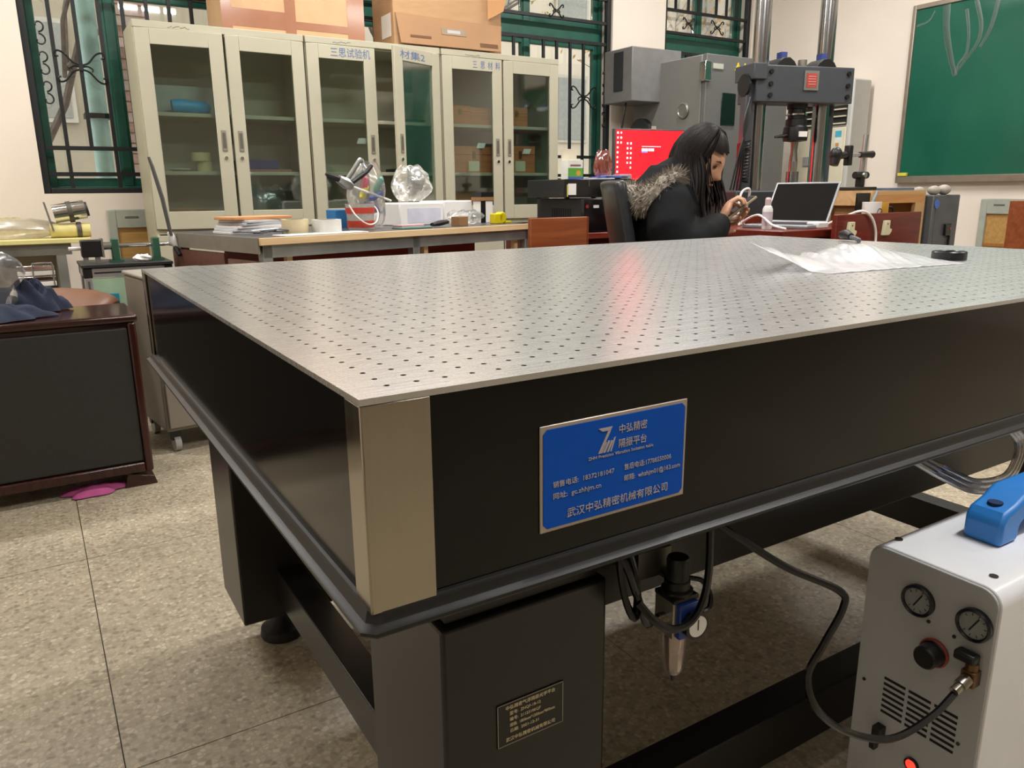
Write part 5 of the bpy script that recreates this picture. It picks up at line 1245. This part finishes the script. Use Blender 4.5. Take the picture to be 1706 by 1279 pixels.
# face details
def hp(x, y, z): return HC + HT @ Vector((x, y, z))
for s in (-1, 1):
    obj('eye', G().sph(hp(.0775, s*.031, .008), (.006, .013, .0045), 12, 8, T=HT), M('eye_dark', '1b1412', .25), body)
    obj('eyelid', G().tube([hp(.0785, s*.018, .010), hp(.083, s*.031, .0145), hp(.0755, s*.046, .009)], .0024, 6), M('lash_dark', '2a1a15', .6), body)
    obj('eyebrow', G().tube([hp(.088, s*.016, .030), hp(.0855, s*.032, .036), hp(.0755, s*.048, .030)], [.002, .003, .0015], 6), M('brow_dark', '3a2721', .8), body)
obj('lips', G().tube([hp(.086, -.020, -.060), hp(.0985, -.008, -.0585), hp(.0985, .008, -.0585), hp(.086, .020, -.060)], [.002, .0052, .0052, .002], 8), M('lip_rose', 'a8625a', .45), body)
# phone in her hands
ph_ = thing('phone', (PX, PY, 0), 'phone in a beige case held in the woman\'s hands', 'phone', rz=PR)
c_ = Vector((.300, -.045, .868)); ph_.location = Matrix.Translation((PX, PY, 0)) @ (Matrix.Rotation(PR, 4, 'Z') @ c_)
TT = Matrix.Rotation(R(-38), 4, 'Y')
obj('case', G().box(-.076, .076, -.038, .038, -.006, .004, TT), M('beige_case', '9c8f74', .5), ph_, bevel=.003); obj('screen', G().box(-.072, .072, -.035, .035, .004, .0052, TT), M('phone_screen', '14161a', .1), ph_); obj('camera_bump', G().cyl(TT @ Vector((.05, .015, -.006)), TT @ Vector((.05, .015, -.009)), .011, n=14), BLACKPL, ph_)
# office chair
oc = thing('office_chair', (PX, PY, 0), 'dark grey office chair the woman sits on', 'chair', rz=PR)
CHP = M('chair_plastic', '2d2f31', .28, var=.15); 
def back_fn(u, v):
    y = (u-.5)*.44; z = .50 + v*.475
    x = -.165 - .075*v**1.3 - .06*0 + .035*(2*u-1)**2
    return (x, y*(1 - .12*v*v), z)
bk = obj('backrest', G().grid(back_fn, 14, 12), CHP, oc); so = bk.modifiers.new('thickness', 'SOLIDIFY'); so.thickness = .045; so.offset = -1; bv = bk.modifiers.new('round', 'BEVEL'); bv.width = .012; bv.segments = 2; bv.limit_method = 'ANGLE'
obj('seat', G().box(-.21, .24, -.225, .225, .37, .41), CHP, oc, bevel=.018, segs=3); obj('seat_cushion', G().box(-.20, .22, -.21, .21, .41, .425), M('chair_fabric', '232427', .8), oc, bevel=.006)
obj('back_bracket', G().tube([(-.10, 0, .36), (-.22, 0, .37), (-.24, 0, .46), (-.235, 0, .60)], .02, 8, flat=(1, 1.6)), BLACKPL, oc)
obj('gas_column', G().cyl((0, 0, .08), (0, 0, .37), .025, n=16), CHROME, oc)
for k in range(5):
    a = 2*math.pi*k/5 + .3; e = Vector((math.cos(a), math.sin(a), 0))
    lg = obj('base_arm', G().tube([Vector((0, 0, .095)), e*.15 + Vector((0, 0, .085)), e*.27 + Vector((0, 0, .07))], [.028, .022, .016], 8), BLACKPL, oc)
    obj('caster', G().cyl(e*.27 + Vector((-e.y*.02, e.x*.02, .027)), e*.27 + Vector((e.y*.02, -e.x*.02, .027)), .027, n=14), RUBBER, lg)

# ================================================================== LEFT SIDE
# low cabinet table with a padded black panel
tt = thing('low_cabinet', (-.44, 2.36, 0), 'low dark brown cabinet with black leather panel and glossy wooden edging', 'cabinet')
DBR = wood('dark_brown_lacquer', '2a1512', '3d201a', .16, 'X', 4, 0.); LEA = M('black_leatherette', '262523', .5, var=.15, scale=160, bump=.3, bscale=400)
obj('carcass', G().box(-.515, .505, -.145, .155, .05, .55), DBR, tt, bevel=.004)
obj('top_board', G().box(-.53, .52, -.165, .165, .55, .575), DBR, tt, bevel=.009, segs=3)
obj('padded_panel', G().box(-.50, .488, -.158, -.145, .085, .535), LEA, tt, bevel=.007, segs=3)
obj('edge_moulding', G().box(.488, .512, -.165, -.145, .05, .55), wood('red_moulding', '2a110d', '3a1813', .2, 'Z', 4, 0.), tt, bevel=.006)
obj('edge_moulding', G().box(-.515, .488, -.165, -.145, .05, .083), wood('red_moulding', '2a110d', '3a1813', .2, 'Z', 4, 0.), tt, bevel=.006)
for x in (-.44, .47):
    for y in (-.10, .12): obj('foot', G().prism([(x-.05, 0), (x+.05, 0), (x+.042, .028), (x-.035, .05), (x+.02-.035, .05)][:4], y-.055, y+.055, 'Y'), DBR, tt, bevel=.003)
def cloth(name, c, rx, ry, h, mat, label, seed, cat='clothing', rz=0., amp=.35):
    rq_ = random.Random(seed); ph = [(rq_.uniform(6, 18), rq_.uniform(6, 18), rq_.uniform(0, 6)) for _ in range(6)]
    T = Matrix.Rotation(rz, 3, 'Z')
    def fn(u, v):
        a = 2*math.pi*u; rr_ = v
        x, y = rx*rr_*math.cos(a), ry*rr_*math.sin(a)
        edge = 1 + .16*math.sin(3*a + ph[0][2]) + .10*math.sin(7*a + ph[1][2])
        w = sum(math.sin(k*x*3/rx*.4 + l*y/ry*.4 + m) for k, l, m in ph)/6
        z = h * max(.0, (1 - rr_**2.6)) * (1 + amp*w*1.6) + .012*(1-rr_)+.004
        p = T @ Vector((x*edge, y*edge, 0))
        return (c[0] + p.x, c[1] + p.y, c[2] + max(.001, z))
    return tag(obj(name, G().grid(fn, 48, 18), mat, smooth=60), label, cat)
NAVY = M('navy_cloth', '1a2238', .85, var=.25, scale=14, bump=.5, bscale=40)
cloth('navy_garment', (-.33, 2.29, .575), .17, .075, .040, NAVY, 'navy garment heaped on the front of the low cabinet', 71)
cloth('navy_garment', (-.21, 2.44, .575), .125, .055, .080, NAVY, 'navy garment sleeve lying at the back of the low cabinet', 72, rz=R(8))
bag('clear_bag', (-.335, 2.40, .60), .115, .06, .185, BAGM, 'clear plastic bag resting on the navy clothes', 73)
# brown leather seat behind
t = thing('leather_stool', (-.165, 2.80, 0), 'tan brown leather seat behind the low cabinet', 'stool')
TAN = M('tan_leather', '76503a', .42, var=.15, scale=8)
def cush(p): return Vector((p.x, p.y, p.z + .022*math.sin(p.x*11 + p.y*14)))
obj('cushion', G().sph((0, 0, .535), (.25, .20, .055), 36, 16, fn=cush), TAN, t); obj('seat_base', G().box(-.17, .17, -.13, .13, .44, .50), M('stool_dark', '33241c', .5), t, bevel=.02)
for sx in (-1, 1):
    for sy in (-1, 1): obj('leg', G().box(sx*.13-.018, sx*.13+.018, sy*.10-.018, sy*.10+.018, 0, .44), M('stool_dark', '33241c', .5), t)
# rolling pedestal
pd = thing('rolling_pedestal', (.35, 2.70, 0), 'taupe grey rolling pedestal on casters behind the optical table corner', 'cabinet', rz=R(7))
TAU = M('taupe_steel', '857c70', .5, var=.05, scale=5)
obj('body', G().box(-.215, .07, -.185, .185, .085, .645), TAU, pd, bevel=.010, segs=3); obj('top', G().box(-.22, .075, -.19, .19, .645, .66), M('taupe_top', '9b9489', .45), pd, bevel=.006)
for k in range(3):
    dw = obj('drawer', G().box(-.205, .06, -.197, -.186, .10 + .18*k, .27 + .18*k), TAU, pd, bevel=.003); obj('handle', G().box(-.12, -.02, -.205, -.197, .20 + .18*k, .215 + .18*k), ALU, dw)
for xx in (-.175, .03):
    for sy in (-1, 1):
        f = obj('caster_fork', G().box(xx-.018, xx+.018, sy*.145-.014, sy*.145+.014, .045, .085), BLACKPL, pd); obj('wheel', G().cyl((xx-.011, sy*.145, .03), (xx+.011, sy*.145, .03), .03, n=20), M('wheel_grey', 'a9a9a5', .4), f)
# torsion rig on an aluminium frame
rg = thing('torsion_rig', (.15, 3.22, 0), 'aluminium-profile test rig with motor, steel shaft and mint green panel', 'test rig')
def rb(x0, x1, y0, y1, z0, z1): return G().box(x0-.15, x1-.15, y0-3.22, y1-3.22, z0, z1)
ALF = M('aluminium_profile', 'b8babb', .4, .8, var=.05)
obj('plate', rb(-.014, .335, 3.10, 3.40, .655, .667), M('black_anodised', '2c2d2e', .4), rg, bevel=.001)
for y in (3.11, 3.36): obj('rail', rb(.02, .30, y, y+.03, .615, .652), ALF, rg, bevel=.002); 
for y in (3.11, 3.36): obj('rail_slot', rb(.03, .29, y-.001, y, .630, .636), BLACKPL, rg)
for x in (-.008, .30): obj('rail', rb(x, x+.03, 3.14, 3.36, .615, .652), ALF, rg, bevel=.002)
for x in (-.008, .30):
    for y in (3.11, 3.36):
        obj('corner_joint', rb(x-.002, x+.032, y-.002, y+.032, .613, .655), BLACKPL, rg, bevel=.003); lg = obj('leg', rb(x, x+.03, y, y+.03, 0, .613), ALF, rg, bevel=.002); obj('leg_slot', rb(x+.011, x+.019, y-.0008, y, .02, .60), M('slot_grey', '5a5c5d', .5), lg)
obj('mint_panel', rb(.022, .30, 3.115, 3.120, .06, .612), M('mint_green', 'a9c7a9', .45), rg)
dp = obj('display', rb(.052, .112, 3.108, 3.115, .478, .545), M('teal_display', '2a8fa8', .4), rg, bevel=.002); obj('readout', rb(.065, .096, 3.1065, 3.108, .517, .532), BLACKPL, dp); 
for k in range(3): obj('key', rb(.062 + k*.015, .071 + k*.015, 3.1065, 3.108, .492, .498), M('key_teal', '5fb4c4', .4), dp)
obj('motor', rb(.0, .080, 3.19, 3.26, .692, .762), BLACKPL, rg, bevel=.004); obj('motor_flange', rb(.076, .084, 3.185, 3.265, .690, .768), ALU, rg)
obj('motor_shaft', G().cyl((-.185-.01, .005, .728), (-.15, .005, .728), .008, n=12), WHITEP, rg)
for dx in (.005, .05): obj('motor_post', rb(dx, dx+.018, 3.20, 3.25, .667, .692), ALU, rg)
obj('coupling', G().cyl((-.07, .005, .735), (-.035, .005, .735), .016, n=16), CHROME, rg); obj('shaft', G().cyl((-.035, .005, .735), (.205, .005, .735), .0095, n=16), CHROME, rg)
GRN = M('machine_green', '2e5a45', .45)
for x in (.115, .275): br = obj('bearing_bracket', rb(x, x+.028, 3.195, 3.255, .675, .765), GRN, rg, bevel=.004); obj('bracket_foot', rb(x-.012, x+.040, 3.185, 3.265, .667, .677), GRN, rg)
arm = obj('lever_arm', G().tube([(.150, -.02, 1.10), (.16, -.02, 1.06), (.185, -.02, .93), (.20, -.02, .80), (.205, -.02, .77)], [.006, .008, .009, .008, .007], 10), M('lever_grey', '5c5d5c', .4, .4), rg)
obj('joint', G().tube([(.200, -.01, .785), (.21, -.005, .75), (.225, -.01, .715)], [.010, .019, .012], 12), WHITEP, rg); obj('black_grip', G().cyl((.215, -.015, .72), (.228, -.04, .685), .010, n=10), BLACKPL, rg)
bag('foil_scrap', (.225, 3.17, .667), .035, .03, .03, PAPER, 'scrap of white tissue on the test rig plate', 77)
# side bench under the window
sb = thing('side_bench', (-.55, 4.17, 0), 'long side bench with pale yellow top under the leftmost window', 'bench')
YTOP = M('pale_yellow_board', 'd6cc8a', .5, var=.08, scale=6)
obj('bench_top', G().box(-.90, .64, -.17, .20, .712, .735), YTOP, sb, bevel=.003); obj('steel_rail', G().box(-.90, .55, -.14, -.10, .655, .712), M('worn_grey_rail', '86857d', .45, .4, var=.2, scale=8), sb)
for x in (-.84, .50):
    for y in (-.13, .14): obj('leg', G().box(x-.022, x+.022, y-.022, y+.022, 0, .712 if y > 0 else .655), M('worn_grey_rail', '86857d', .45, .4), sb)
obj('back_board', G().box(-.84, .52, .16, .18, .10, .70), M('taupe_board', '8d8270', .6), sb)
t = thing('pipe_clamp_fixture', (.02, 4.12, .735), 'shiny steel clamp fixture lashed to a yellow roll on the side bench', 'fixture')
obj('yellow_roll', G().cyl((-.10, -.01, .036), (.08, -.01, .036), .036, n=20), M('yellow_roll', 'cfc27e', .55), t)
obj('cylinder', G().cyl((-.075, -.005, .118), (.07, -.005, .140), .046, n=24), CHROME, t); obj('end_cap', G().cyl((.07, -.005, .140), (.082, -.005, .142), .036, n=20), M('dark_end', '3c3d3f', .4, .5), t)
obj('end_plate', G().box(-.082, -.074, -.06, .05, .05, .195, Matrix.Rotation(R(-10), 4, 'Y')), ALU, t); obj('strap', G().lathe([(.050, -.011), (.053, -.011), (.053, .011), (.050, .011)], (0, -.005, .128), 24, T=Matrix.Rotation(R(82), 3, 'Y'), cap=False), M('strap_dark', '4a443c', .5), t); obj('strap', G().lathe([(.038, -.011), (.041, -.011), (.041, .011), (.038, .011)], (.03, -.01, .036), 24, T=Matrix.Rotation(R(90), 3, 'Y'), cap=False), M('strap_dark', '4a443c', .5), t)
bag('film_roll', (-.28, 4.13, .735), .24, .07, .10, clear('cloudy_film', 'efece4', .12, .2, .5, 'd8d0c0'), 'cloudy crumpled film lying along the side bench', 79, lumps=.18)
t = thing('steel_rack', (-.17, 3.72, .0), 'polished steel tray with wire handle below the side bench', 'rack')
for k in range(4): obj('polished_reflection_strip', G().box(-.075, .075, -.012, .006, .535 + k*.025, .555 + k*.025), CHROME if k % 2 else PAPER, t, bevel=.002)  # white strips between the chrome ones stand in for reflections on the steel
obj('wire_handle', G().tube(smooth_path([(-.012, -.02, .535), (-.012, -.02, .63), (.0, -.02, .64), (.055, -.02, .64), (.067, -.02, .63), (.067, -.02, .535)], 4), .004, 6), ALU, t)
obj('stand', G().box(-.08, .08, -.005, .10, .50, .53), BLACKPL, t); obj('support', G().box(-.07, -.04, .0, .09, 0, .50), BLACKPL, t); obj('support', G().box(.04, .07, .0, .09, 0, .50), BLACKPL, t)
# pink cloth under the low cabinet
cloth('pink_cloth', (-.105, 2.235, 0), .105, .055, .012, M('magenta_cloth', 'a94a7e', .8, var=.15), 'magenta cloth on the floor under the low cabinet', 83, 'cloth', amp=.2)
